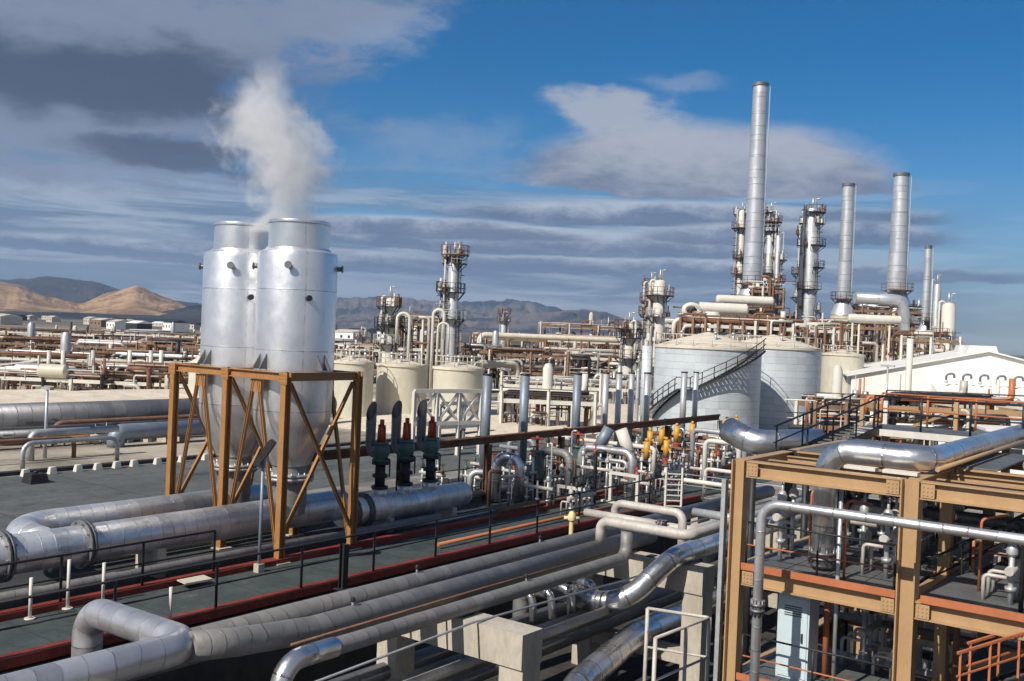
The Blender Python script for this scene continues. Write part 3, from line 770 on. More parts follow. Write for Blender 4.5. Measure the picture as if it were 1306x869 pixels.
m = MB().pipe([ra, rb_, rc], .045, bend=.06, n=10); m.build('top_rail', M_pipe, t)
MB().pipe([ra - Z0 * 1.1, rb_ - Z0 * 1.1, rc - Z0 * 1.1], .035, bend=.06, n=10).build('mid_rail', M_pipe, t)
for q in (rc, rc.lerp(rb_, .55), rb_, ra): MB().cyl((q.x, q.y, -3.5), q, .055, n=10).build('post', M_pipe, t)
p = at(437, 752, .03); t = thing('dark_stanchion', p, 'thick dark stanchion on the walkway right of the floodlight', 'post'); MB().ibeam(p, (p.x, p.y, zat(436, 694, p)), .2, .2, .03).build('shaft', M_dark, t); MB().box(p.x - .2, p.x + .2, p.y - .2, p.y + .2, .03, .07).build('base_plate', M_dark, t)
onepipe('tracer_line', [(-17.72, 13, .8), (-17.72, 22, .83), (-17.7, 44, .8)], .035, M_galv, 'thin tracer tube between the leftmost and middle lagged pipes', n=8)
onepipe('tracer_line', [(-16.5, 14.5, 1.06), (-16.47, 21, 1.1), (-16.5, 27.5, 1.06)], .03, M_rustpipe, 'rusty tracer tube beside the thin lagged pipe', n=8)
for i, (x_, y_, z_, r_) in enumerate(((-17.1, 16.9, 1.3, .06), (-18.4, 20.6, 1.25, .05), (-16.1, 22.6, 1.08, .045), (-18.4, 26.5, 1.25, .06))):
    t = thing('vent_valve', (x_, y_, z_), 'small vent valve on top of %s' % ['the middle lagged pipe near its start', 'the leftmost lagged pipe, nearer one', 'the thin lagged pipe past the concrete bent', 'the leftmost lagged pipe, farther one'][i], 'valve')
    MB().cyl((x_, y_, z_ - .05), (x_, y_, z_ + .22), r_ * .6, n=8).build('stub', M_galv, t); MB().lathe((x_, y_, z_ + .1), [(.03, 0), (r_, .03), (r_, .1), (.03, .13)], 12).build('body', M_dark, t)
# yellow hydrant + small posts at the head of the railing
p = at(728, 690, .1); t = thing('hydrant', p, 'pale yellow hydrant at the end of the walkway railing', 'hydrant')
MB().lathe(p, [(.16, 0), (.16, .06), (.09, .1), (.09, .75), (.15, .8), (.17, .95), (.1, 1.1), (.04, 1.15)], 20).build('barrel', M_paley, t)
for s in (-1, 1): MB().cyl(p + Z0 * .88, p + Z0 * .88 + R0 * .3 * s, .07, n=12).build('outlet', M_paley, t)

# ================================================================== right hand steel structure
KX = [-9.2, -5.5, -1.4, 2.7]; KY = [21.0, 24.0, 28.5]; LV = [.55, 3.0, 5.4]
t = thing('steel_structure', (-5.5, 21, -3.5), 'buff painted three level steel platform structure filling the right foreground', 'steel structure')
for i, x in enumerate(KX):
    for j, y in enumerate(KY):
        w = (.3 if i == 0 else .36) if j == 0 else .26
        MB().ibeam((x, y, -3.5), (x, y, LV[2] - .02), w, w, .03, up=(1, 0, 0) if j == 0 else (0, 1, 0)).build('column', M_dark if (i == 0 and j) else M_beige, t)
for L, z in enumerate(LV):
    zb = z - .2
    for j, y in enumerate(KY):
        for i in range(3):
            if L == 0 and i >= 1 and j == 0: continue
            MB().ibeam((KX[i] + .19, y, zb), (KX[i + 1] - .19, y, zb), .26, .36, .03).build('floor_beam', M_beige, t)
    for i, x in enumerate(KX):
        for j in range(2):
            MB().ibeam((x, KY[j] + .19, zb), (x, KY[j + 1] - .19, zb), .26, .36, .03).build('floor_beam', M_beige, t)
for i in (0, 1, 2):
    for L, z in enumerate(LV):
        for sg in (-1, 1):
            if i == 0 and sg < 0: continue
            m = MB(); xc = KX[i] + sg * .34; yy = KY[0] - .135
            m.box(xc - .13, xc + .13, yy - .012, yy, z - .34, z - .06)
            for a in (-.08, 0, .08):
                for b in (z - .28, z - .2, z - .12): m.cyl((xc + a, yy - .03, b), (xc + a, yy - .012, b), .016, n=6)
            m.build('bolted_plate', M_beige, t)
# secondary beams on top level
for k in range(1, 4):
    y = KY[0] + k * 1.15
    MB().ibeam((KX[0] + .2, y, 5.2), (KX[1] - .2, y, 5.2), .14, .24, .02).build('joist', M_beige, t)
    MB().ibeam((KX[1] + .2, y, 5.2), (KX[2] - .2, y, 5.2), .14, .24, .02).build('joist', M_beige, t)
for (x0, x1, y0, y1, z) in ((KX[0] + .15, KX[1] - .19, KY[0] + .15, KY[1] - .15, LV[1]), (KX[0] + .15, KX[1] - .19, KY[0] + .15, KY[1] - .15, LV[0]),
                            (KX[1] + .2, KX[3], KY[0] + .15, KY[2], LV[1]), (KX[0] + .15, KX[1] - .19, KY[1] + .15, KY[2], LV[1]), (KX[1] + .2, KX[3], KY[1] + .1, KY[2], LV[0]),
                            (KX[0] + .15, KX[1] + 1., KY[1] + .15, KY[2], LV[2])):
    m = MB(); n = 4
    for k in range(n):
        a = x0 + (x1 - x0) * k / n; b = x0 + (x1 - x0) * (k + 1) / n; m.box(a + .01, b - .01, y0, y1, z - .01, z + .02)
    m.build('floor_plate', M_plate, t)
# orange toe boards
for (p, q) in (((KX[0] + .19, KY[0] - .16, LV[1] + .05), (KX[1] - .19, KY[0] - .16, LV[1] + .05)), ((KX[1] + .3, KY[0] - .16, LV[1] + .05), (KX[3], KY[0] - .16, LV[1] + .05)), ((KX[0] + .19, KY[0] - .16, LV[0] + .05), (KX[1] - .19, KY[0] - .16, LV[0] + .05))):
    MB().beam(p, q, .04, .15).build('toe_board', M_orange, t)
m = MB(); m.ibeam((KX[0] + .2, KY[1] - .3, 3.2), (KX[1] - .2, KY[0] + .3, 5.0), .1, .1); 
MB().beam((KX[1] + .2, KY[1] + .05, .8), (KX[2] - .2, KY[1] + .05, 2.7), .12).build('brace', M_beige, t)
# railings on its levels: black posts, orange mid rail
railing([(KX[0] + .25, KY[0] - .05, LV[1] + .02), (KX[1] - .25, KY[0] - .05, LV[1] + .02)], 1.0, 'railing with black posts and orange rail on the middle platform level', mp=M_black, mr=M_black, mm=M_orange, spacing=1.9, r=.022, mids=1)
railing([(KX[0] + .25, KY[0] - .05, LV[0] + .02), (KX[1] - .25, KY[0] - .05, LV[0] + .02)], .95, 'railing with black posts and orange rail on the lowest platform level by the cabinet', mp=M_black, mr=M_black, mm=M_orange, spacing=1.9, r=.022, mids=1)
railing([(KX[1] + .5, KY[1] + .4, LV[1] + .02), (KX[3], KY[1] + .4, LV[1] + .02)], 1.0, 'orange railing on the rear right middle platform', mp=M_orange, mr=M_orange, spacing=1.6, r=.03, mids=1)
# downcomer conduit in the bay
tag(MB().cyl((-7.0, 21.25, LV[0] + .02), (-7.0, 21.25, 5.1), .045, n=10).build('conduit', M_galv), 'thin grey vertical conduit in the middle of the left bay', 'conduit')
# silver duct over the top
onepipe('silver_duct', [(-7.6, 22.0, 3.1), (-7.6, 22.0, 5.7), (-5.46, 22.0, 5.7), (-5.46, 36, 5.7)], .26, M_shiny, 'shiny silver duct bending down through the top of the buff structure', bend=.55, n=32, seg=10, fl=[((-7.6, 22.0, 3.35), (0, 0, 1))], flr=1.2)
m = MB(); m.box(-7.0, -6.35, 21.35, 21.6, 5.41, 5.48); m.box(-6.2, -5.5, 21.35, 21.6, 5.41, 5.48); tag(m.build('pipe_shoe', M_white), 'white pipe shoes under the shiny duct on the top beam', 'pipe support')
onepipe('silver_pipe', [(-8.08, 19.6, -3.4), (-8.08, 19.6, 4.72), (6, 19.6, 4.72)], .1, M_clad, 'slender silver pipe rising and running right across the front of the structure', bend=.4, n=16, seg=8, fl=[((-8.08, 19.6, 2.55), (0, 0, 1))], flr=1.5)
for k, x in enumerate((-9.55,)):
    tag(MB().beam((x, 21.0, -3.5), (x, 21.0, 4.9), .16, .1).build('cable_tray', M_galv), 'grey vertical cable tray beside the left buff column', 'cable tray')
# second thin handrail pipes on top right
onepipe('silver_pipe', [(-5.1, 21.3, 5.6), (-5.1, 27, 5.6), (-5.1, 36, 5.6)], .05, M_beige, 'thin buff rail pipe running away along the structure top', n=10)
onepipe('silver_pipe', [(-3.6, 22.5, 5.75), (-3.6, 34, 5.75)], .16, M_dull, 'dull grey pipe on the structure top at the right edge', n=16)
# cabinet
c = Vector((-8.0, 21.75, LV[0] + .02)); t = thing('electrical_cabinet', c, 'tall pale blue cabinet on the lowest platform level', 'cabinet')
MB().box(c.x - .36, c.x + .36, c.y - .3, c.y + .3, c.z, c.z + 1.95).build('body', M_cab, t)
MB().box(c.x - .32, c.x + .32, c.y - .325, c.y - .303, c.z + .1, c.z + 1.85).build('door', M_cab, t)
MB().box(c.x - .4, c.x + .4, c.y - .34, c.y + .34, c.z + 1.952, c.z + 2.0).build('top_cover', M_cab, t)
MB().box(c.x + .2, c.x + .24, c.y - .36, c.y - .327, c.z + .9, c.z + 1.1).build('handle', M_dark, t)
m = MB()
for k in range(5): m.box(c.x - .2, c.x + .2, c.y - .335, c.y - .327, c.z + 1.45 + k * .05, c.z + 1.47 + k * .05)
m.build('louvre', M_dark, t)
# staircases
def stairs(p, q, w, side, label, n=14, mr=None, ms=None, h=.95):
    p = Vector(p); q = Vector(q); mr = mr or M_black; ms = ms or M_dark; sd = Vector(side).normalized()
    t = thing('staircase', p, label, 'staircase')
    for s in (-1, 1):
        a = p + sd * (s * w / 2); b = q + sd * (s * w / 2)
        MB().beam(a, b, .05, .24).build('stringer', ms, t)
        MB().beam(a + Z0 * h, b + Z0 * h, .045, .045).build('handrail', mr, t)
        MB().beam(a + Z0 * h * .55, b + Z0 * h * .55, .03, .03).build('mid_rail', mr, t)
        for k in range(4):
            c_ = a.lerp(b, (k + .1) / 3.3); MB().beam(c_, c_ + Z0 * h, .04, .04).build('post', mr, t)
    d = (q - p); dh = Vector((d.x, d.y, 0)).normalized()
    for k in range(n):
        c_ = p.lerp(q, (k + .5) / n); MB().beam(c_ - sd * (w / 2 - .03), c_ + sd * (w / 2 - .03), .26, .03, up=Z0).build('tread', M_plate, t)
    return t
stairs(atd(1172, 772, 22.4), atd(1345, 690, 23), .8, (0, 1, 0), 'black staircase climbing right from the lowest to the upper level behind the big column')
stairs(atd(1225, 892, 18.5), atd(1345, 852, 19.5), .8, (0, 1, 0), 'staircase with orange handrails at the bottom right corner', mr=M_orange, ms=M_dark)
# upper platform beyond with black railing and stair
za = 5.7
Sa = atd(1005, 593, 27); Sb = atd(1106, 545, 31)
stairs(Sa, Sb, .9, (Sb - Sa).cross(Z0), 'black railed staircase rising to the upper walkway behind the structure', h=1.0)
U0 = Vector((Sb.x, Sb.y, Sb.z)); zz = Sb.z
U1 = atd(1166, 540, 32.0); U1.z = zz; U2 = U1 + Vector((9, 0, 0))
m = MB(); m.box(U0.x - .3, U0.x + 11.5, U0.y - .2, U0.y + 2.2, zz - .22, zz - .02)
t = tag(m.build('upper_walkway', M_plate), 'upper steel walkway with white edge beyond the top of the structure', 'walkway')
MB().beam((U0.x - .3, U0.y - .26, zz - .1), (U0.x + 11.5, U0.y - .26, zz - .1), .05, .2).build('edge_beam', M_white, t)
for k in range(4):
    for yy in (U0.y, U0.y + 2): MB().beam((U0.x + k * 3.6, yy, -3.5), (U0.x + k * 3.6, yy, zz - .25), .22).build('column', M_beige, t)
railing([(U0.x + .2, U0.y + .0, zz), (U0.x + 11.3, U0.y + .0, zz)], 1.0, 'black railing along the front of the upper walkway', spacing=1.4, r=.03)
railing([(U0.x - .2, U0.y + 2.1, zz), (U0.x + 11.3, U0.y + 2.1, zz)], 1.0, 'orange railing along the back of the upper walkway', spacing=1.4, r=.03, mp=M_orange)
# big silver pipe beyond the left corner of the structure
onepipe('silver_duct', [atd(930, 548, 34), atd(962, 566, 33), atd(1045, 563, 33.5)], .43, M_shiny, 'large shiny pipe elbow behind the top left corner of the structure', bend=1.2, n=32, seg=10)
tA = atd(962, 566, 33)
tag(MB().cyl((tA.x, tA.y, -3.5), (tA.x, tA.y, tA.z - .4), .12, n=10).build('pipe_prop', M_dark), 'dark prop under the large shiny elbow behind the structure', 'pipe support')
tA = atd(1030, 566, 33)
tag(MB().cyl((tA.x, tA.y, -3.5), (tA.x, tA.y, tA.z - .4), .12, n=10).build('pipe_prop', M_dark), 'dark prop below the right end of the large shiny elbow', 'pipe support')

# dense equipment seen through the structure
rnd = random.Random(21)
def pump(x, y, z, col, label, rot=0.):
    t = thing('pump', (x, y, z), label, 'pump', 'pumps under the buff structure'); c = Vector((x, y, z))
    d = Vector((math.cos(rot), math.sin(rot), 0)); s = Vector((-d.y, d.x, 0))
    MB().beam(c - d * .8 + Z0 * .1, c + d * .8 + Z0 * .1, .55, .2, up=Z0).build('base_plate', M_conc, t)
    m = MB(); m.cyl(c - d * .7 + Z0 * .5, c - d * .05 + Z0 * .5, .24, n=20); m.cyl(c - d * .76 + Z0 * .5, c - d * .7 + Z0 * .5, .2, n=20); m.build('motor', col, t)
    m = MB(); m.cyl(c + d * .3 + Z0 * .5, c + d * .5 + Z0 * .5, .3, n=20); m.cyl(c + d * .5 + Z0 * .5, c + d * .8 + Z0 * .5, .12, n=14); m.cyl(c + d * .4 + Z0 * .7, c + d * .4 + Z0 * 1.2, .1, n=14); m.build('casing', M_galv, t)
    MB().cyl(c - d * .05 + Z0 * .5, c + d * .3 + Z0 * .5, .06, n=10).build('shaft', M_dark, t)
    return t
pump(-7.6, 27.4, LV[1] + .02, M_green, 'green pump set on the middle level rear bay')
pump(-4.0, 27.2, LV[1] + .02, M_galv, 'grey pump set on the middle level right of the big column')
pump(-8.2, 33.0, -3.5, M_green, 'green pump on the low ground behind the structure')
pump(-3.5, 23.0, -3.5, M_redv, 'red pump on the low ground at the bottom right')
pump(1.0, 27.4, LV[1] + .02, M_galv, 'grey pump set near the right edge of the middle level', 1.2)
nm = 0
where = ['left of the silver downcomer', 'behind the silver downcomer', 'behind the vertical conduit', 'close to the left buff column', 'right of the big buff column', 'near the right edge']
for z, ys, lvl in ((LV[1] + .02, (22.6, 25.2, 27.6), 'on the middle level'), (LV[0] + .02, (23.8, 28.2), 'on the lowest level'), (-3.5, (32.5, 36.5), 'on the low ground')):
    for iy, y in enumerate(ys):
        for ix, x in enumerate((-8.6, -7.1, -6.4, -3.9, -1.8, .6)):
            if z > 0 and z < 2 and iy == 0 and ix in (0, 3, 4, 5): continue
            cols = [rnd.choice([M_galv, M_green, M_redv, M_galv, M_dark, M_pipe, M_dark]) for _ in range(rnd.randint(2, 4))]
            row = ['front row', 'second row', 'third row', 'fourth row'][iy]
            col = ['far left', 'left', 'middle left', 'middle right', 'right', 'far right'][ix]
            small_manifold('valve_set', x + rnd.uniform(-.2, .2), y + rnd.uniform(-.3, .3), rnd.uniform(1.0, 1.5), rnd.choice('xy'),
                           'cluster of %d small valves %s, %s, %s position' % (len(cols), lvl, row, col), cols, rnd, rnd.uniform(.6, 1.15), z, group='small valve clusters inside the buff structure')
            nm += 1
# verticals and horizontals behind
vcols = [M_galv, M_pipe, M_redv, M_darkclad, M_green, M_dull, M_white]
for i in range(28):
    x = -9.0 + i * .38 + rnd.uniform(-.1, .1); y = rnd.uniform(25.5, 33); zt = rnd.uniform(3.6, 5.0)
    r_ = rnd.choice([.06, .09, .13, .2]); mt = rnd.choice(vcols)
    onepipe('riser_pipe', [(x, y, -3.5), (x, y, zt), (x + rnd.uniform(.8, 2.2), y, zt)], r_, mt, 'upright pipe with elbow behind the structure, %s from the left of the row' % ORD[i], bend=.25, n=12, group='upright pipes behind the buff structure',
            fl=[((x, y, rnd.uniform(1, 3)), (0, 0, 1))])
for i in range(13):
    z = [4.6, 4.1, 2.3, 1.8, 2.6, -.4, -1.2, 4.85, 3.9, 3.6, 2.0, 1.4, .0][i]; y = [24.4, 25.3, 26.6, 27.9, 29.2, 30.5, 31.8, 22.9, 26.1, 27.1, 23.5, 24.6, 25.9][i]
    onepipe('cross_pipe', [(-9.2, y, z), (4.5, y, z)], [.1, .14, .09, .16, .12, .2, .15, .07, .08, .12, .06, .09, .14][i], vcols[(i * 3) % 7], 'horizontal pipe through the structure, %s counting from the camera' % ORD[[4, 5, 7, 9, 10, 11, 12, 0, 6, 8, 1, 3, 2][i]], n=12, group='horizontal pipes through the buff structure')
for i, (x, z0, z1, r_) in enumerate(((-6.9, 3.02, 4.3, .32), (-3.0, 3.02, 4.6, .38), (-.6, .57, 2.4, .4))):
    t = thing('small_vessel', (x, 28.0 + i * .4, z0), 'small upright vessel %s' % ['green, behind the conduit', 'grey, right of the big column', 'grey, low near the right edge'][i], 'vessel')
    MB().lathe((x, 28.0 + i * .4, 0), [(r_ * .2, z0 + .3), (r_ * .8, z0 + .36), (r_, z0 + .5), (r_, z1 - .25), (r_ * .8, z1 - .08), (r_ * .2, z1)], 24).build('shell', [M_green, M_dull, M_clad][i], t)
    for a in range(3): MB().beam((x + r_ * .8 * math.cos(a * 2.1), 28 + i * .4 + r_ * .8 * math.sin(a * 2.1), z0), (x + r_ * .8 * math.cos(a * 2.1), 28 + i * .4 + r_ * .8 * math.sin(a * 2.1), z0 + .6), .06).build('leg', M_dark, t)

for i in range(14):
    x = -5.0 + i * .5 if i < 10 else -8.6 + (i - 10) * .55; y = rnd.uniform(21.4, 23.4); z0_ = LV[1] + .02 if i % 2 else LV[0] + .02
    onepipe('standpipe', [(x, y, z0_), (x, y, z0_ + rnd.uniform(1.2, 1.9)), (x + rnd.uniform(-.8, .8), y + .4, z0_ + 1.6)], rnd.choice([.03, .045, .07]), rnd.choice([M_galv, M_black, M_rustpipe, M_orange, M_pipe]), 'thin bent standpipe on the %s platform, %s along the front' % ('middle' if i % 2 else 'lowest', ORD[i]), bend=.12, n=8, group='thin standpipes on the platforms')

# ================================================================== rusty beam line and yard behind the header
BXX = -29.1; zb = 2.85
ya = atX(392, 585, BXX).y; ye = atX(917, 533, BXX).y
t = thing('pipe_bridge', (BXX, ya, 0), 'long dark rusty beam on posts running away past the relief valves', 'pipe bridge')
MB().ibeam((BXX, ya, zb), (BXX, ye, zb), .2, .26, .03).build('main_beam', M_rust, t)
for px in (512, 622, 715, 790, 850, 916):
    y = atX(px, 580, BXX).y; MB().ibeam((BXX, y, 0), (BXX, y, zb - .18), .28, .28, .035, up=(1, 0, 0)).build('post', M_rust if px != 916 else M_white, t)
MB().cyl((BXX + .05, ya, zb + .2), (BXX + .05, ye, zb + .2), .06, n=10).build('pipe', M_rustpipe, t)
MB().cyl((BXX - .12, ya + 6, zb + .18), (BXX - .12, ye - 3, zb + .18), .045, n=10).build('pipe', M_galv, t)
for i in range(9):
    y = ya + 3 + i * 3.7; MB().box(BXX - .1, BXX + .1, y - .05, y + .05, zb + .13, zb + .28).build('clamp', M_dark, t)
# vertical vent pipes behind the beam
VP = [(622, 478, 560, 12, M_bluepipe), (670, 478, 548, 12, M_bluepipe), (737, 477, 545, 11, M_bluepipe), (773, 476, 540, 9, M_galv), (790, 476, 540, 8, M_galv), (806, 476, 538, 8, M_galv), (826, 476, 538, 9, M_galv),
      (873, 475, 530, 8, M_galv), (888, 475, 530, 7, M_galv)]
for i, (px, yt, yb, w, mt) in enumerate(VP):
    p = atX(px, yt, -30.2); d = p.xy.dot(F0.xy); r = w / 2 * d / FPX; x, y = p.x, p.y
    t = thing('vent_pipe', (x, y, 0), 'tall upright vent pipe above the rusty beam, %s from the left, %s' % (ORD[i], 'thick blue grey' if i < 3 else 'slimmer light grey'), 'vent pipe', 'tall vent pipes above the rusty beam')
    MB().cyl((x, y, 1.2), (x, y, p.z), r, n=18).build('pipe_shaft', mt, t)
    MB().cyl((x, y, p.z - .02), (x, y, p.z + .04), r * 1.12, n=18).build('rim', M_dark, t)
    m = MB(); m.lathe((x, y, 0), [(r * .7, .1), (r * .7, 1.0), (r * 1.6, 1.05), (r * 1.6, 1.2), (r, 1.25)], 18); m.build('base_spool', M_green if i < 3 else M_dark, t)
# dark green valve trees beneath the first ones
for i, px in enumerate((683, 735)):
    p = atX(px, 620, -27.6); x, y = p.x, p.y
    t = thing('gate_valve', (x, y, 0), 'large dark green upright valve on its spool, %s' % ('right of the thick rusty post' if i == 0 else 'above the pale portal frame'), 'valve')
    m = MB(); m.cyl((x, y, 0), (x, y, .9), .22, n=16); m.flange((x, y, .3), Z0, .36, .1); m.flange((x, y, .95), Z0, .38, .12); m.build('spool', M_dark, t)
    MB().lathe((x, y, 0), [(.35, 1.0), (.4, 1.1), (.42, 1.45), (.32, 1.7), (.25, 1.75), (.25, 2.3), (.34, 2.34), (.34, 2.42)], 20).build('body', M_green, t)
    MB().cyl((x, y, 2.4), (x, y, 3.1), .07, n=10).build('stem', M_redv, t)
    m = MB(); m.lathe((x, y, 0), [(.3, 2.95), (.35, 2.98), (.3, 3.01)], 18); m.beam((x - .3, y, 2.98), (x + .3, y, 2.98), .04); m.build('handwheel', M_redv, t)
# portal frames and ladder
def portal(px0, px1, yt, yb, label, depth=1.2, mt=M_white):
    a = at(px0, yb, 0); b = a + Vector((1, 0, 0)) * 1.0; d = a.xy.dot(F0.xy); zt = zat(px0, yt, a)
    # frame faces the camera roughly along grid X
    r = ray(px1, yb); L = 0
    q = at(px1, yb + (px1 - px0) * .18, 0); L = (q - a).length
    dirv = Vector((q.x - a.x, q.y - a.y, 0)).normalized()
    t = thing('portal_frame', a, label, 'pipe support')
    for c_ in (a, a + dirv * L): MB().beam(c_, c_ + Z0 * zt, .14).build('leg', mt, t)
    MB().beam(a + Z0 * (zt - .07) + dirv * .07, a + dirv * (L - .07) + Z0 * (zt - .07), .14).build('crossbar', mt, t)
    MB().beam(a - dirv * .5 + Z0 * .06 , a + dirv * .6 + Z0 * .06, .16, .1).build('foot', mt, t)
    return t
portal(712, 749, 618, 644, 'low pale portal frame under the green valve')
portal(778, 812, 601, 642, 'taller pale portal frame in the middle of the valve yard')
# ladder
a = at(848, 652, 0); t = thing('ladder', a, 'pale upright ladder standing in the valve yard', 'ladder'); zt = zat(848, 596, a)
for s in (0, .75): MB().beam(a + R0 * s, a + R0 * s + Z0 * zt, .09).build('rail', M_white, t)
for k in range(7): MB().beam(a + R0 * .04 + Z0 * (.25 + k * (zt - .3) / 7), a + R0 * .71 + Z0 * (.25 + k * (zt - .3) / 7), .05).build('rung', M_white, t)
# light pipes along X at mid height
for i, (p0, p1, z, r_, mt) in enumerate((((634, 582), (676, 583), 2.2, .24, M_shiny), ((690, 574), (722, 580), 2.4, .2, M_dull), ((742, 570), (806, 578), 2.4, .2, M_clad), ((600, 602), (650, 600), 1.2, .15, M_galv), ((650, 560), (700, 560), 2.0, .16, M_clad), ((884, 548), (945, 556), 3.0, .14, M_galv), ((900, 562), (945, 566), 2.7, .13, M_white), ((868, 612), (936, 622), 1.0, .12, M_white), ((900, 598), (936, 604), 1.4, .10, M_white))):
    a = at(*p0, z); b = at(*p1, z); b = Vector((b.x, a.y + (b.y - a.y) * .3, z))
    onepipe('yard_pipe', [a - Z0 * (z - .1), a, b, b - Z0 * (z - .1)], r_, mt, 'silver goalpost shaped pipe %s' % ['left of the first green valve', 'between the two green valves', 'right of the second green valve', 'low behind the rusty post', 'far behind the rusty beam', 'below the end of the rusty beam', 'just under it, painted white', 'low white, near the right end of the valve yard', 'short white, beside the buff column'][i], bend=r_ * 2.4, n=16)
# slanted ducts
for i, (p0, p1, r_, mt) in enumerate((((762, 574), (777, 546), .3, M_bluepipe), ((792, 548), (806, 588), .33, M_white))):
    a = at(*p0, 2.2 if i == 0 else 3.0); d = a.xy.dot(F0.xy); b = atd(*p1, d)
    onepipe('slanted_duct', [a, b], r_, mt, ['blue grey slanted duct behind the rusty beam', 'thick white slanted duct in the valve yard'][i], n=18)
# yellow actuated valves
for i, (px, py) in enumerate(((829, 560), (844, 557), (863, 553), (883, 550), (925, 547), (939, 542), (909, 588), (825, 574), (850, 572))):
    X_ = -28.0 if i < 4 else (-26.5 if i < 6 else -26.2); p = atX(px, py, X_); z = p.z; d = p.xy.dot(F0.xy)
    t = thing('actuated_valve', (p.x, p.y, 0), 'valve with yellow upright actuator, %s' % ['leftmost of the row under the beam', 'second in the row under the beam', 'third in the row under the beam', 'fourth in the row under the beam', 'left one of the pair beyond the beam end', 'right one of the pair beyond the beam end', 'single one low near the buff column', 'lower one in front of the leftmost pair', 'lower one in front of the third'][i], 'valve', 'yellow actuated valves in the yard')
    x, y = p.x, p.y
    m = MB(); m.cyl((x, y, 0), (x, y, z - .9), .1, n=12); m.flange((x, y, z - 1.3), Z0, .2, .1); m.flange((x, y, z - .95), Z0, .2, .08); m.build('riser', M_white if i % 2 else M_galv, t)
    MB().lathe((x, y, 0), [(.14, z - .9), (.22, z - .8), (.22, z - .6), (.12, z - .5)], 16).build('valve_body', M_redv if i % 3 == 2 else M_dark, t)
    m = MB(); m.cyl((x, y, z - .5), (x, y, z + .45), .17, n=16); m.cyl((x, y, z + .45), (x, y, z + .62), .08, n=10); m.beam((x - .3, y, z - .05), (x + .3, y, z - .05), .12); m.build('actuator', M_yellow, t)
rnd = random.Random(5)
k = 0
for iy, Y_ in enumerate((38, 42, 46, 50, 54, 58, 62)):
    for ix, X_ in enumerate((-33.0, -31.0, -27.6, -26.2, -24.0)):
        if ix == 4 and iy > 3: continue
        cols = [rnd.choice([M_galv, M_dark, M_rustpipe, M_galv, M_dark, M_pipe, M_green, M_rust, M_pipe, M_redv]) for _ in range(rnd.randint(3, 5))]
        rows = ['front', 'second', 'third', 'fourth', 'fifth', 'sixth', 'rear'][iy]; cc = ['leftmost', 'second', 'middle', 'fourth', 'rightmost'][ix]
        small_manifold('valve_set', X_ + rnd.uniform(-.3, .3), Y_ + rnd.uniform(-.8, .8), rnd.uniform(1.6, 2.8), rnd.choice('xxy'), 'pipe manifold with valves in the central yard, %s row, %s column' % (rows, cc), cols, rnd, rnd.uniform(.7, 1.5), 0, group='valve manifolds in the central yard'); k += 1
onepipe('yard_pipe', [(-25.9, 34, .35), (-25.9, 62, .35)], .12, M_rustpipe, 'rusty pipe along the yard behind the relief valves', n=12)
for i in range(7):
    y = 44 + i * 2.7
    onepipe('yard_pipe', [(-33.5, y, 1.7 + .1 * (i % 3)), (-25.4 - (i % 3) * .7, y, 1.7 + .1 * (i % 3)), (-25.4 - (i % 3) * .7, y, .1)], [.1, .07, .13][i % 3], [M_galv, M_rustpipe, M_white, M_rustpipe][i % 4], 'crossing pipe between the yard manifolds, %s from the front' % ORD[i], bend=.25, n=12, group='crossing pipes in the central yard')
for i in range(30):
    x = rnd.uniform(-33, -24.5); y = 36 + i * .9; h_ = rnd.uniform(1.2, 3.1)
    onepipe('yard_standpipe', [(x, y, 0), (x, y, h_), (x + rnd.uniform(-.9, .9), y, h_)], rnd.choice([.03, .045, .06, .09]), rnd.choice([M_galv, M_dark, M_rustpipe, M_pipe, M_dark, M_white]), 'thin upright standpipe in the central yard, %s from the front' % ORD[i], bend=.15, n=8, group='thin standpipes in the central yard')
railing([(-31.5, 36, .02), (-31.5, 48, .02)], 1.1, 'dark railing behind the domed header end', spacing=2.2, r=.03)
railing([(-24.4, 46.5, .02), (-12, 46.5, .02)], 1.1, 'grey railing at the far edge of the pipe trench', spacing=2, r=.03, mp=M_galv)
# white X braced trusses behind the relief valves
def truss(px0, px1, yt, yb, d, nb, label, mt=M_white):
    a = atd(px0, yb, d); b = atd(px1, yb, d + 3); zb_ = a.z; b.z = zb_; zt = zat(px0, yt, a)
    t = thing('lattice_frame', (a.x, a.y, 0), label, 'lattice frame'); V_ = (b - a) / nb
    up = Z0 * (zt - zb_)
    for k in range(nb + 1): MB().beam(Vector((a + V_ * k).xy.to_3d()) , a + V_ * k + up, .22).build('upright', mt, t)
    MB().beam(a + up, b + up, .25).build('top_chord', mt, t); MB().beam(a, b, .25).build('bottom_chord', mt, t)
    for k in range(nb):
        MB().beam(a + V_ * k, a + V_ * (k + 1) + up, .15).build('brace', mt, t); MB().beam(a + V_ * (k + 1), a + V_ * k + up, .13).build('brace', mt, t)
truss(527, 612, 499, 541, 62, 3, 'white X braced lattice frame in front of the cream tanks')
truss(560, 620, 515, 545, 66, 2, 'second white lattice frame, just behind the first on its right')

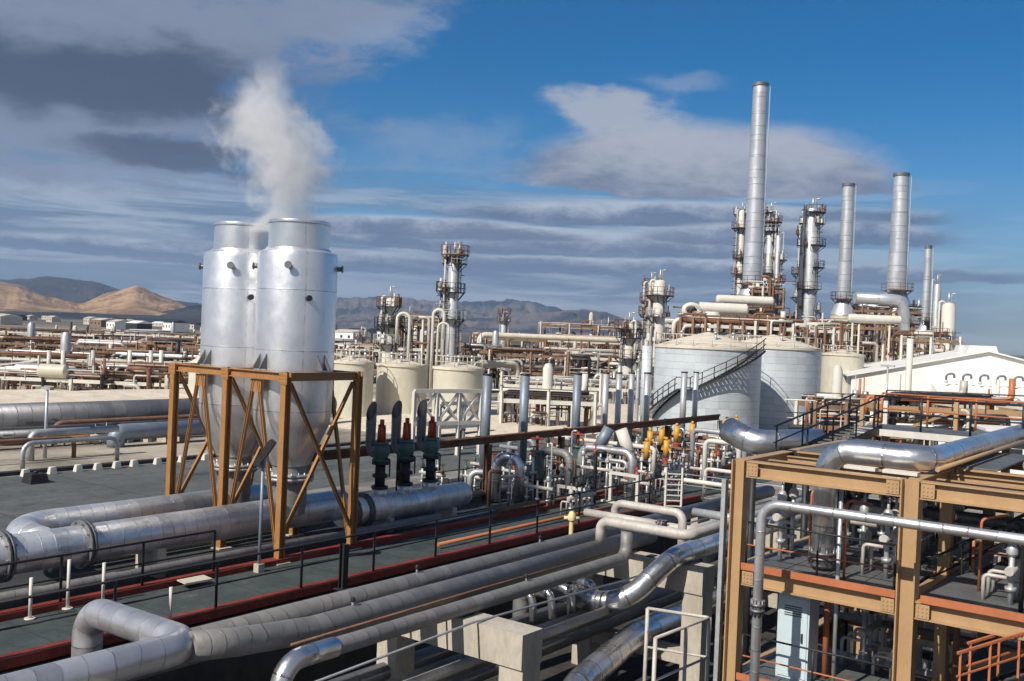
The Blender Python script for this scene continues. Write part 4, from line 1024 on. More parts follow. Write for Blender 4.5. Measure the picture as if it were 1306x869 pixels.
# ================================================================== tanks
def tank(name, px, w, yt, d, mat, rmat, label, group, roof=1.0, stair=None, rail=True, z0=0, h=None):
    c = atd(px, yt, d); r = w / 2 * d / FPX; f = d - r; zt = zat(px, yt, atd(px, yt, f)); x, y = c.x, c.y
    t = thing(name, (x, y, z0), label, 'tank', group)
    MB().lathe((x, y, 0), [(r, z0), (r, zt)], 72, cap=False).build('shell', mat, t)
    MB().lathe((x, y, 0), [(r + .05, zt - .02), (r * .5, zt + roof * .55), (.02, zt + roof)], 72, cap=False).build('roof', rmat, t)
    m = MB(); m.lathe((x, y, 0), [(r + .02, zt - .18), (r + .1, zt - .18), (r + .1, zt + .03), (r, zt + .05)], 72, cap=False); m.build('rim_angle', rmat, t)
    if rail:
        n = max(12, int(r * 4)); m = MB()
        pts = [Vector((x + (r - .1) * math.cos(2 * math.pi * k / 40), y + (r - .1) * math.sin(2 * math.pi * k / 40), zt + 1.0)) for k in range(41)]
        m.pipe(pts, .03, bend=.01, n=6); m.pipe([p - Z0 * .5 for p in pts], .025, bend=.01, n=6)
        for k in range(n):
            a = 2 * math.pi * k / n; q = Vector((x + (r - .1) * math.cos(a), y + (r - .1) * math.sin(a), zt)); m.cyl(q, q + Z0, .03, n=6)
        m.build('roof_railing', M_roof, t)
    for k in range(3):
        a = k * 2.2 + 1; q = Vector((x + r * .55 * math.cos(a), y + r * .55 * math.sin(a), zt + roof * .3))
        m = MB(); m.cyl(q, q + Z0 * .8, .12, n=10); m.cyl(q + Z0 * .75, q + Z0 * .95, .25, .1, n=12); m.build('roof_vent', M_galv, t)
    return t, x, y, r, zt
TK, tx, ty, tr, tzt = tank('storage_tank', 903, 134, 443, 86, M_tank, M_roof, 'large pale blue grey storage tank with a dark stair across its face', 'twin grey storage tanks', 1.3)
tank('storage_tank', 986, 119, 443, 95, M_tank, M_roof, 'large grey storage tank behind on the right, half in its twin\'s shadow', 'twin grey storage tanks', 1.2)
# spiral stair
camang = math.atan2(-ty, -tx)
def stair_arc(a0, z0, a1, z1, t):
    m = MB(); m2 = MB(); m3 = MB(); n = 22; ro = tr + .9; ri = tr + .12
    P = lambda r, a, z: Vector((tx + r * math.cos(a), ty + r * math.sin(a), z))
    for k in range(n):
        f = k / n; a = a0 + (a1 - a0) * f; z = z0 + (z1 - z0) * f; b = a0 + (a1 - a0) * (k + 1) / n; zb_ = z0 + (z1 - z0) * (k + 1) / n
        for r_ in (ri, ro): m.beam(P(r_, a, z), P(r_, b, zb_), .05, .17)
        m.beam(P(ri, a, z + .05), P(ro, a, z + .05), .3, .04, up=Z0)
        for dz in (.55, 1.05): m2.beam(P(ro, a, z + dz), P(ro, b, zb_ + dz), .06)
        if k % 3 == 0: m2.beam(P(ro, a, z), P(ro, a, z + 1.05), .06)
    m.build('stair_flight', M_dark, t); m2.build('stair_rail', M_dark, t)
def tang(px): # angle on the tank surface facing the camera that projects near px
    best = None
    for k in range(400):
        a = camang - 1.5 + 3.0 * k / 400; q = Vector((tx + tr * math.cos(a), ty + tr * math.sin(a), 0)); d = q.dot(F0)
        p = CX + FPX * q.dot(R0) / d
        if best is None or abs(p - px) < best[0]: best = (abs(p - px), a)
    return best[1]
a0, a1, a2, a3 = tang(843), tang(868), tang(880), tang(966)
stair_arc(tang(838), 1.2, tang(872), 3.9, TK); stair_arc(tang(886), 3.95, tang(964), 7.4, TK)
m = MB(); P = lambda r, a, z: Vector((tx + r * math.cos(a), ty + r * math.sin(a), z))
m.beam(P(tr + .5, tang(871), 3.95), P(tr + .5, tang(887), 3.95), .9, .1, up=Z0); m.beam(P(tr + .95, tang(871), 4.95), P(tr + .95, tang(887), 4.95), .06); m.build('stair_landing', M_dark, TK)
# nozzles and overflow pipe on the left
onepipe('tank_side_pipe', [P(tr + .7, tang(836), 0), P(tr + .7, tang(836), 7.4)], .42, M_tank, 'upright grey pipe on the left side of the large storage tank', n=16)
# cream tanks
tank('cream_tank', 513, 64, 466, 92, M_cream, M_roof, 'cream cylindrical tank below the short platformed tower', 'cream tanks', .5)
tank('cream_tank', 585, 64, 470, 88, M_cream, M_roof, 'cream cylindrical tank in front of the slim silver tower', 'cream tanks', .5)
tank('cream_tank', 452, 50, 462, 88, M_cream, M_roof, 'cream tank just right of the silencers, half hidden', 'cream tanks', .6)
tank('cream_tank', 262, 40, 464, 90, M_cream, M_roof, 'cream tank peeping out left of the silencers', 'cream tanks', .9, rail=False)
tank('cream_tank', 1075, 52, 452, 118, M_cream, M_roof, 'cream tank between the grey tanks and the white building', 'cream tanks', .5)

# ================================================================== towers, stacks
def platform_ring(t, x, y, r, z, rnd, part=True, mat=None):
    ro = r + rnd.uniform(.6, 1.05); n = rnd.choice([7, 9, 11, 14]); a0 = rnd.uniform(0, 6.28); st = 2 * math.pi / 14; m = MB(); m2 = MB(); h = 1.1
    P = lambda rr, a, zz: Vector((x + rr * math.cos(a), y + rr * math.sin(a), zz))
    for k in range(n):
        a, b = a0 + k * st, a0 + (k + 1) * st
        m.hexa([P(r + .02, a, z), P(ro, a, z), P(ro, b, z), P(r + .02, b, z), P(r + .02, a, z + .1), P(ro, a, z + .1), P(ro, b, z + .1), P(r + .02, b, z + .1)])
        if k % 2 == 0: m.beam(P(r, a, z - .8), P(ro, a, z), .08)
        for dz in (h, h * .5): m2.beam(P(ro, a, z + dz), P(ro, b, z + dz), .055)
        m2.beam(P(ro, a, z), P(ro, a, z + h), .05)
    m2.beam(P(ro, a0 + n * st, z), P(ro, a0 + n * st, z + h), .05)
    m.build('platform', mat or rnd.choice([M_dark, M_dark, M_rust]), t); m2.build('platform_rail', rnd.choice([M_dark, M_rust, M_galv]), t)
def ladder(t, x, y, r, z0, z1, ang, mat=None, cage=True):
    d = Vector((math.cos(ang), math.sin(ang), 0)); s = Vector((-d.y, d.x, 0)); c = Vector((x, y, 0)) + d * (r + .2); m = MB()
    for k in (-.25, .25): m.beam(c + s * k + Z0 * z0, c + s * k + Z0 * z1, .06)
    k = z0
    while k < z1: m.beam(c - s * .25 + Z0 * k, c + s * .25 + Z0 * k, .05); k += .6
    if cage:
        k = z0 + 2
        while k < z1:
            q = c + Z0 * k; m.pipe([q - s * .35, q - s * .35 + d * .6, q + s * .35 + d * .6, q + s * .35], .035, bend=.25, n=5); k += 1.2
    m.build('ladder', mat or M_dark, t)
def tower(px, yt, yb, w, d, label, rings, cat='column', name='process_tower', mat=None, seed=0, wb=None, top='dome', extra=2, group=None, z_bot=0., clutter=True):
    rnd = random.Random(seed + int(px)); c = atd(px, (yt + yb) / 2, d); x, y = c.x, c.y; r = w / 2 * d / FPX; rb = (wb or w) / 2 * d / FPX
    zt = zat(px, yt, c); mat = mat or M_column
    t = thing(name, (x, y, z_bot), label, cat, group)
    zs = [zat(px, k, c) for k in rings]
    if top == 'dome': prof = [(rb, z_bot), (rb, (zat(px, yb, c) + zt) / 2 if wb else z_bot + 1), (r, zat(px, yb, c) + (zt - zat(px, yb, c)) * .6 if wb else z_bot + 2), (r, zt - r * .7), (r * .85, zt - r * .3), (r * .5, zt - .06 * r), (.02, zt)]
    else: prof = [(rb, z_bot), (r, zt)]
    MB().lathe((x, y, 0), prof, 28, cap=False).build('shell', mat, t)
    for z in zs: platform_ring(t, x, y, r, z, rnd)
    lo = zs[-1] if zs else 3
    if zs:
        zz = sorted(zs + [max(1, lo - 8)])
        for i in range(len(zz) - 1): ladder(t, x, y, r, zz[i], zz[i + 1] + .9, math.atan2(-y, -x) + (-.9 if i % 2 else .8))
    for k in range(extra):
        a = math.atan2(-y, -x) + rnd.choice([-1, 1]) * rnd.uniform(.7, 1.5); rr = rnd.uniform(.12, .22) * min(1, r); off = r + rr + .25; s = Vector((math.cos(a), math.sin(a), 0))
        c0 = Vector((x, y, 0)); zz1 = zt + rnd.uniform(.1, .8) if k == 0 else rnd.uniform(.5, .95) * zt
        MB().pipe([c0 + Z0 * (zz1 - .6) + s * r * .2 if k == 0 else c0 + Z0 * zz1 + s * r * .9, c0 + s * off + Z0 * zz1, c0 + s * off + Z0 * 1], rr, bend=rr * 2.5, n=10).build('riser_pipe', M_galv if k % 2 else M_white, t)
    if clutter:
        for z in zs:
            for k in range(3):
                a = rnd.uniform(0, 6.28); q = Vector((x + (r + .35) * math.cos(a), y + (r + .35) * math.sin(a), z + .1))
                m = MB(); m.box(q.x - .2, q.x + .2, q.y - .2, q.y + .2, q.z, q.z + rnd.uniform(.4, 1.1)); m.cyl(q, q + Z0 * 1.4, .07, n=6); m.build('instrument_box', rnd.choice([M_rust, M_white, M_brick, M_galv]), t)
    if top == 'dome':
        m = MB(); m.cyl((x, y, zt - .1), (x, y, zt + 1.3), r * .15, n=10); m.pipe([Vector((x + r * .4, y, zt - .2)), Vector((x + r * .4, y, zt + 1.2)), Vector((x + r * 1.1, y, zt + 1.2))], r * .1, bend=r * .2, n=8); m.build('top_nozzle', M_galv, t)
    return t
def stack(px, yt, yb, wt, wb, d, label, group='silver chimney stacks', rim=True, lad=True, name='chimney_stack', z_base=None, nb=8):
    ct = atd(px, (yt + yb) / 2, d); x, y = ct.x, ct.y; zt = zat(px, yt, ct); z0 = zat(px, yb, ct); rt_ = wt / 2 * d / FPX; rb = wb / 2 * d / FPX
    t = thing(name, (x, y, 0), label, 'chimney', group)
    MB().lathe((x, y, 0), [(rb, z0), (rt_, zt), (rt_ * .85, zt), (rt_ * .85, zt - 2)], 32, cap=False).build('shell', M_stack, t)
    m = MB(); m.lathe((x, y, 0), [(rb * 1.9, z0 - rb * 2.2), (rb * 1.35, z0 - rb * .9), (rb * 1.02, z0)], 28, cap=False); m.build('base_cone', M_stack, t)
    MB().lathe((x, y, 0), [(rb * 1.85, 0), (rb * 1.85, z0 - rb * 2.2)], 24, cap=False).build('base', M_cream, t)
    if rim:
        m = MB(); m.lathe((x, y, 0), [(rt_, zt - .5), (rt_ * 1.14, zt - .45), (rt_ * 1.14, zt - .05), (rt_, zt)], 28, cap=False); m.build('top_rim', M_darkclad, t)
    for k in range(nb):
        f = (k + 1) / (nb + 1); z = z0 + (zt - z0) * f; r = rb + (rt_ - rb) * f
        MB().lathe((x, y, 0), [(r * .99, z - .07), (r * 1.03, z - .06), (r * 1.03, z + .06), (r * .99, z + .07)], 28, cap=False).build('stiffener_ring', M_stack, t)
    if lad: ladder(t, x, y, (rb + rt_) / 2, z0, zt - .5, math.atan2(-y, -x) + 1.45, cage=False, mat=M_galv)
    platform_ring(t, x, y, rb, z0 + .2, random.Random(px))
    return t, x, y, z0, rb
stack(964.5, 106, 365, 18, 24, 140, 'tallest silver chimney stack, ringed, rising over the storage tanks', nb=13)
stack(1079, 234, 384, 14, 17, 150, 'slim mid height chimney stack, left one of the two on the right')
stack(1146.5, 221, 373, 18, 24, 150, 'thick mid height chimney stack, right one of the two on the right')
stack(1182, 313, 412, 8, 9.5, 140, 'short thin chimney stack right of the thick one', nb=4)
tower(1194, 362, 440, 9, 138, 'short silver vessel column touching the short thin stack', [415], 'column', extra=1, clutter=False)
tower(1209, 386, 440, 17, 135, 'squat white domed column at the right end of the tower group', [430], 'column', mat=M_white, extra=1)
tower(943, 268, 440, 9, 160, 'narrow column with stacked platforms left of the tallest chimney', [274, 292, 330, 350, 385], seed=2, extra=3, mat=M_white)
tower(956, 262, 440, 10, 166, 'column half hidden behind the tallest chimney', [276, 300, 322, 345, 390], seed=4, extra=3)
tower(980, 268, 440, 13, 162, 'column with many dark platforms right of the tallest chimney', [272, 284, 296, 310, 330, 350, 372, 395], seed=6, extra=4)
tower(990, 300, 440, 8, 158, 'thin column beside the dark platforms, right of the tallest chimney', [332, 360, 385], seed=9, extra=2)
tower(1033, 264, 440, 19, 150, 'broad silver column with dark platforms between the stacks', [272, 286, 314, 342, 370, 396], seed=3, extra=3)
tower(1020, 278, 440, 7, 155, 'thin column hugging the left of the broad silver column', [300, 350, 380], seed=13, extra=2, mat=M_white)
tower(577, 323, 470, 15, 112, 'slim silver tower standing alone above the cream tanks', [326, 337, 374, 408], seed=1, extra=3)
tower(566, 366, 470, 6, 114, 'thin companion column left of the slim silver tower', [372, 400], seed=11, extra=1, mat=M_cream)
tower(496, 380, 470, 14, 108, 'short tower with platforms and bent top pipes above a cream tank', [392, 415, 418, 440], seed=5, wb=19, extra=3, mat=M_white)
tower(829, 360, 455, 12, 128, 'left one of the paired columns left of the storage tanks', [366, 385, 402, 425], seed=7, extra=2, mat=M_white)
tower(840, 357, 455, 16, 124, 'right one of the paired columns left of the storage tanks', [378, 405, 436], seed=8, extra=2, mat=M_white)
tower(801, 412, 490, 16, 118, 'short banded column left of the paired columns', [420, 432, 458], seed=14, extra=2, mat=M_white)
tower(642, 404, 440, 9, 240, 'small distant tower with flared top', [410, 400], seed=15, extra=2)
tower(521, 405, 470, 5, 110, 'thin pipe column right of the short tower', [418], seed=16, extra=2, mat=M_white, clutter=False)
tower(460, 425, 465, 7, 190, 'small far column right of the silencers', [430], seed=19, extra=1)

# heater block under the tall stack
def unit_block(name, px0, px1, yt, d, dep, levels, label, mats, seed, pipes=10, cat='pipe rack', drum=2, colm=None, nx=None, rails=True, beamh=.35, air=False):
    """open steel structure axis aligned to the plant grid: columns, beams, pipes and drums"""
    rnd = random.Random(seed); a = atd(px0, yt, d); b = atd(px1, yt, d)
    # lay the block along the view's right axis, snapped across the sight line
    ex = (b - a); ex.z = 0; L = ex.length; ex.normalize(); ey = Vector((-ex.y, ex.x, 0)); o = Vector((a.x, a.y, 0)); zt = zat((px0 + px1) / 2, yt, (a + b) / 2)
    t = thing(name, o, label, cat); nx = nx or max(2, round(L / 6)); colm = colm or M_brick
    zs = [zt * f for f in levels]
    for i in range(nx + 1):
        for j in (0, 1):
            q = o + ex * (L * i / nx) + ey * (dep * j); MB().beam(q, q + Z0 * (zt + rnd.uniform(0, .5)), .24).build('column', colm if rnd.random() < .7 else M_white, t)
    for z in zs:
        for j in (0, 1):
            q = o + ey * (dep * j) + Z0 * z; MB().beam(q + ey * .16, q + ey * .16 + ex * L, .25, beamh).build('beam', rnd.choice([colm, colm, M_white]), t)
        for i in range(nx + 1):
            q = o + ex * (L * i / nx) + Z0 * z; MB().beam(q + ex * .16, q + ex * .16 + ey * dep, .25, beamh).build('beam', colm, t)
        if rails:
            q = o + Z0 * (z + 1.1); m = MB(); m.beam(q, q + ex * L, .07); m.beam(q - Z0 * .5, q - Z0 * .5 + ex * L, .05)
            for k in range(int(L / 2)): m.beam(q + ex * (k * 2) - Z0 * 1.1, q + ex * (k * 2), .06)
            m.build('platform_rail', rnd.choice([M_white, M_rust, M_dark]), t)
    for k in range(min(70, int(pipes * 2.2))):
        z = rnd.choice(zs) + rnd.uniform(.3, .7); yy = rnd.uniform(.1, .9) * dep; r_ = rnd.choice([.05, .07, .1, .14, .2, .26]); s0 = rnd.uniform(-.03, .3) * L; s1 = rnd.uniform(.6, 1.03) * L
        q = o + ey * yy + Z0 * (z + r_); pts = [q + ex * s0, q + ex * s1]
        if rnd.random() < .6: pts = [pts[0] - Z0 * rnd.uniform(1, z * .8)] + pts
        if rnd.random() < .6: pts = pts + [pts[-1] + Z0 * (rnd.uniform(.5, 2.) if rnd.random() < .4 else -rnd.uniform(1, z * .8))]
        MB().pipe(pts, r_, bend=r_ * 2.5, n=8).build('pipe', rnd.choice(mats), t)
    for k in range(min(90, int(pipes * 2.8))):
        s0 = rnd.uniform(0, 1) * L; yy = rnd.uniform(-.05, .6) * dep; z1 = rnd.uniform(.35, 1.12) * zt; q = o + ex * s0 + ey * yy
        r_ = rnd.choice([.04, .06, .08, .12, .2]); MB().pipe([q, q + Z0 * z1, q + Z0 * z1 + ex * rnd.uniform(-2.5, 2.5)], r_, bend=r_ * 2.5, n=8).build('riser', rnd.choice(mats), t)
    for i in range(nx):
        if rnd.random() < .45:
            z0_ = 0 if rnd.random() < .5 else zs[0]; z1_ = zs[0] if z0_ == 0 else zs[-1]
            if z1_ > z0_: MB().beam(o + ex * (L * i / nx) + Z0 * z0_, o + ex * (L * (i + 1) / nx) + Z0 * z1_, .14).build('brace', colm, t)
    for k in range((drum + 1) // 2):
        s0 = rnd.uniform(.05, .8) * L; z = rnd.choice(zs + [.2]); r_ = rnd.uniform(.35, .75); yy = rnd.uniform(0, .7) * dep; q = o + ex * s0 + ey * yy + Z0 * (z + r_ + .2)
        if rnd.random() < .6: MB().lathe(q, [(.02, -.35 * r_), (r_ * .7, -.2 * r_), (r_, .05), (r_, 3.6 * r_), (r_ * .7, 3.9 * r_), (.02, 4.05 * r_)], 18, axis=ex).build('horizontal_drum', rnd.choice([M_white, M_cream, M_galv, M_clad]), t)
        else: MB().lathe(q - Z0 * r_, [(.02, 0), (r_ * .8, .2), (r_ * .8, 2.6), (r_ * .5, 3.0), (.02, 3.1)], 18).build('upright_drum', rnd.choice([M_white, M_cream, M_galv]), t)
    return t
WR = [M_white, M_galv, M_rustpipe, M_pipe, M_brick, M_rust, M_dark, M_rustpipe]
GR = [M_white, M_galv, M_galv, M_pipe, M_darkclad, M_brick, M_dark, M_rustpipe]
RR = [M_rustpipe, M_rust, M_pipe, M_white, M_rustpipe]
unit_block('heater_structure', 885, 1000, 400, 128, 12, (.35, .5, .65, .8, .98), 'rusty brown scaffold like structure beneath the tallest chimney', WR, 31, 36, 'process structure', 5, nx=7)
unit_block('heater_structure', 960, 1000, 368, 136, 8, (.4, .55, .7, .84, .97), 'tall rusty open structure right of the tallest chimney base', RR, 32, 26, 'process structure', 2, nx=3)
unit_block('roof_side_structure', 868, 1012, 414, 102, 3, (.6, .8, .97), 'low rusty framework right behind the roofs of the two grey tanks', RR, 52, 26, 'process structure', 2, nx=9)
unit_block('process_structure', 1045, 1130, 415, 132, 10, (.4, .7, .97), 'rusty pipework structure under the slim mid height stack', WR, 33, 22, 'process structure', 4)
unit_block('process_structure', 1100, 1200, 395, 145, 10, (.4, .6, .8, .97), 'crowded pipework structure under the thick mid height stack', WR, 34, 24, 'process structure', 4)
unit_block('process_structure', 1030, 1075, 420, 126, 10, (.4, .7, .97), 'low rusty structure between the grey tanks and the slim stack', RR, 38, 26, 'process structure', 2, nx=4)
unit_block('process_structure', 1150, 1225, 432, 122, 6, (.5, .97), 'low pipework beside the white building roof', WR, 35, 12, 'process structure', 2)
# big white ducts around the heater
def big_drum(px0, px1, py, w, d, label, mat=None, dd=0.):
    a = atd(px0, py, d); b = atd(px1, py + (px1 - px0) * .042, d + dd); b.z = a.z; r = w / 2 * d / FPX; ax = (b - a); L = ax.length
    t = thing('horizontal_vessel', ((a.x + b.x) / 2, (a.y + b.y) / 2, 0), label, 'vessel')
    MB().lathe(a, [(.02, -.4 * r), (r * .7, -.25 * r), (r, .05), (r, L - .05), (r * .7, L + .25 * r), (.02, L + .4 * r)], 28, axis=ax).build('shell', mat or M_white, t)
    for f in (.2, .8):
        q = a.lerp(b, f); MB().cyl((q.x, q.y, 0), (q.x, q.y, q.z - r * .8), r * .25, n=10).build('leg', M_cream, t)
    return t
big_drum(893, 952, 393, 15, 124, 'big white horizontal duct over the storage tank roof')
big_drum(915, 985, 382, 12, 130, 'white horizontal vessel under the tallest chimney base')
big_drum(1083, 1148, 406, 11, 126, 'long white horizontal drum right of the slim stack')
for i, (px, py, rp) in enumerate(((882, 396, 10),)):
    p = atd(px, py, 122); m = MB(); n = 28; r1 = rp * 122 / FPX
    pts = [p + R0 * (r1 * math.cos(2 * math.pi * k / n)) + Z0 * (r1 * .75 * math.sin(2 * math.pi * k / n)) for k in range(n + 1)]
    m.pipe(pts, .28, bend=.05, n=10); m.cyl((p.x, p.y, 0), (p.x, p.y, p.z - r1 * .7), .2, n=8); tag(m.build('pipe_ring', M_white), 'white ring shaped duct left of the tallest chimney base', 'duct')
onepipe('overhead_duct', [atd(1090, 380, 134), atd(1152, 383, 134), atd(1153, 440, 134)], .75, M_stack, 'light overhead duct with square elbow right of the slim stack', bend=1.6, n=20)
tower(813, 470, 530, 5, 90, 'small upright vessel before the storage tank', [], extra=1, clutter=False)
p = atd(905, 440, 118); onepipe('flue_riser', [Vector((p.x, p.y, 6)), Vector((p.x, p.y, 11.5))], .95, M_white, 'thick white flue riser above the grey storage tank roof', n=24)
p = atd(1158, 500, 70); onepipe('service_mast', [Vector((p.x, p.y, 0)), Vector((p.x, p.y, zat(1158, 432, p)))], .22, M_white, 'tall white mast pipe in front of the white building', n=14)
for px, lab, y_ in ((57, 'slender grey light pole on the left beside the road', 497), (1130, 'slim grey pole before the white building', 468)):
    p = at(px, 585, 0) if px < 100 else atd(px, 520, 75); p.z = 0
    t = thing('light_pole', p, lab, 'light pole'); zt_ = zat(px, y_, p)
    MB().cyl(p, (p.x, p.y, zt_), .11, .07, n=10).build('pole', M_galv, t); MB().box(p.x - .5, p.x + .5, p.y - .12, p.y + .12, zt_, zt_ + .14).build('lamp_head', M_galv, t)

# ================================================================== white building on the right
def building():
    d = 108; a = atd(1086, 478, d); dirx = Vector((.93, .37, 0)).normalized(); diry = Vector((-.37, .93, 0)); o = Vector((a.x, a.y, 0)); Wd = 27; dep = 34
    ze = zat(1086, 479, a); zr = ze + 3.1
    t = thing('white_building', o, 'large white industrial shed with shallow gabled roof at the right edge', 'building')
    P = lambda u, v, z: o + dirx * u + diry * v + Z0 * z
    m = MB(); i = len(m.v)
    f = [P(0, 0, 0), P(Wd, 0, 0), P(Wd, 0, ze), P(Wd / 2, 0, zr), P(0, 0, ze)]; b_ = [P(0, dep, 0), P(Wd, dep, 0), P(Wd, dep, ze), P(Wd / 2, dep, zr), P(0, dep, ze)]
    m.v += f + b_; m.face([0, 1, 2, 3, 4]); m.face([9, 8, 7, 6, 5]); m.face([0, 4, 9, 5]); m.face([1, 6, 7, 2]); m.build('wall', M_build, t)
    m = MB()
    for (u0, z0, u1, z1) in ((-.5, ze - .12, Wd / 2, zr + .05), (Wd / 2, zr + .05, Wd + .5, ze - .12)):
        m.hexa([P(u0, -.4, z0), P(u1, -.4, z1), P(u1, dep + .4, z1), P(u0, dep + .4, z0), P(u0, -.4, z0 + .18), P(u1, -.4, z1 + .18), P(u1, dep + .4, z1 + .18), P(u0, dep + .4, z0 + .18)])
    m.build('roof', M_buildroof, t)
    m = MB()
    for k in range(2): m.hexa([P(Wd / 2 - 1.6, 3 + k * 6, zr - .2), P(Wd / 2 + 1.6, 3 + k * 6, zr - .2), P(Wd / 2 + 1.6, 6 + k * 6, zr - .2), P(Wd / 2 - 1.6, 6 + k * 6, zr - .2), P(Wd / 2 - 1.3, 3 + k * 6, zr + .7), P(Wd / 2 + 1.3, 3 + k * 6, zr + .7), P(Wd / 2 + 1.3, 6 + k * 6, zr + .7), P(Wd / 2 - 1.3, 6 + k * 6, zr + .7)])
    m.build('ridge_ventilator', M_buildroof, t)
    for k in range(7):
        u = 12.3 + k * 2.4; w = MB(); w.hexa([P(u, -.06, 2.6), P(u + 2.1, -.06, 2.6), P(u + 2.1, -.02, 2.6), P(u, -.02, 2.6), P(u, -.06, 4.0), P(u + 2.1, -.06, 4.0), P(u + 2.1, -.02, 4.0), P(u, -.02, 4.0)])
        f_ = w.build('window', M_glass, t)
        MB().beam(P(u + 1.05, -.09, 2.6), P(u + 1.05, -.09, 4.0), .06).build('mullion', M_build, f_)
    MB().beam(P(11.8, -.7, 4.25), P(Wd, -.7, 4.25), 1.3, .14, up=Z0).build('canopy', M_dark, t)
    MB().hexa([P(8, -5, 0), P(19.5, -5, 0), P(19.5, -.03, 0), P(8, -.03, 0), P(8, -5, ze - 1.1), P(19.5, -5, ze - 1.1), P(19.5, -.03, ze - .15), P(8, -.03, ze - .15)]).build('annex', M_build, t)
    m = MB()
    for k in range(26): m.beam(P(.5 + k * 1.02, -.015, .2), P(.5 + k * 1.02, -.015, ze - .3), .03)
    m.build('wall_rib', M_buildroof, t)
    MB().beam(P(5, -.02, 0), P(5, -.02, ze + .4), .1).build('downpipe', M_galv, t)
    return P, zr, ze
BP, zr, ze = building()
# five curved vent hoods before the building
for i in range(6):
    p = BP(9.6 + i * 1.62, -2.2, ze + .75); t = thing('roof_fan', p, 'arched grey vent hood before the shed gable, %s from the left' % ORD[i], 'vent hood', 'row of arched vent hoods')
    m = MB(); s = Vector((.93, .37, 0)); e = Vector((-.37, .93, 0))
    m.pipe([p - s * .4 - Z0 * .7, p - s * .4 - Z0 * .02, p + s * .36 - Z0 * .02, p + s * .36 - Z0 * .45], .12, bend=.36, n=10, seg=8); m.build('hood', M_darkclad, t)
    MB().cyl(p - s * .4 - Z0 * 1.0, p - s * .4 - Z0 * .68, .18, n=10).build('duct', M_galv, t)
# small white cabins and frames right
def cabin(px, py, d, w, dp, h, label, mat, name='cabin', cat='cabin'):
    a = atd(px, py, d); a.z = 0; s = Vector((.9, .43, 0)).normalized(); e = Vector((-.43, .9, 0)).normalized()
    t = thing(name, a, label, cat); P = lambda u, v, z: a + s * u + e * v + Z0 * z
    MB().hexa([P(0, 0, 0), P(w, 0, 0), P(w, dp, 0), P(0, dp, 0), P(0, 0, h), P(w, 0, h), P(w, dp, h), P(0, dp, h)]).build('wall', mat, t)
    MB().hexa([P(-.15, -.15, h + .003), P(w + .15, -.15, h + .003), P(w + .15, dp + .15, h + .003), P(-.15, dp + .15, h + .003), P(-.15, -.15, h + .15), P(w + .15, -.15, h + .15), P(w + .15, dp + .15, h + .15), P(-.15, dp + .15, h + .15)]).build('roof', M_buildroof, t)
    n = max(1, int(w / 2.2))
    for k in range(n):
        u = (k + .3) * w / n; MB().hexa([P(u, -.05, h * .45), P(u + .9, -.05, h * .45), P(u + .9, -.01, h * .45), P(u, -.01, h * .45), P(u, -.05, h * .75), P(u + .9, -.05, h * .75), P(u + .9, -.01, h * .75), P(u, -.01, h * .75)]).build('window', M_glass, t)
cabin(1180, 505, 72, 8, 4, 3.4, 'low white flat roofed cabin before the big shed', M_build)
cabin(1262, 520, 56, 6, 3, 3.6, 'pale grey cabin at the right edge above the black railing', M_build)
unit_block('pipe_rack', 1130, 1310, 520, 60, 4, (.6, .95), 'orange and white pipe rack just beyond the upper walkway', [M_beige, M_white, M_galv, M_orange, M_dark, M_pipe], 40, 16, drum=0, colm=M_beige)
unit_block('pipe_rack', 1040, 1120, 518, 76, 5, (.5, .95), 'small crowded rack between grey tank and white shed', [M_orange, M_white, M_galv, M_dark], 41, 12, drum=2)
unit_block('pipe_rack', 1195, 1306, 516, 84, 4, (.6, .95), 'white pipe rack in front of the shed windows', [M_white, M_white, M_galv, M_dark], 43, 14, drum=0, colm=M_white)

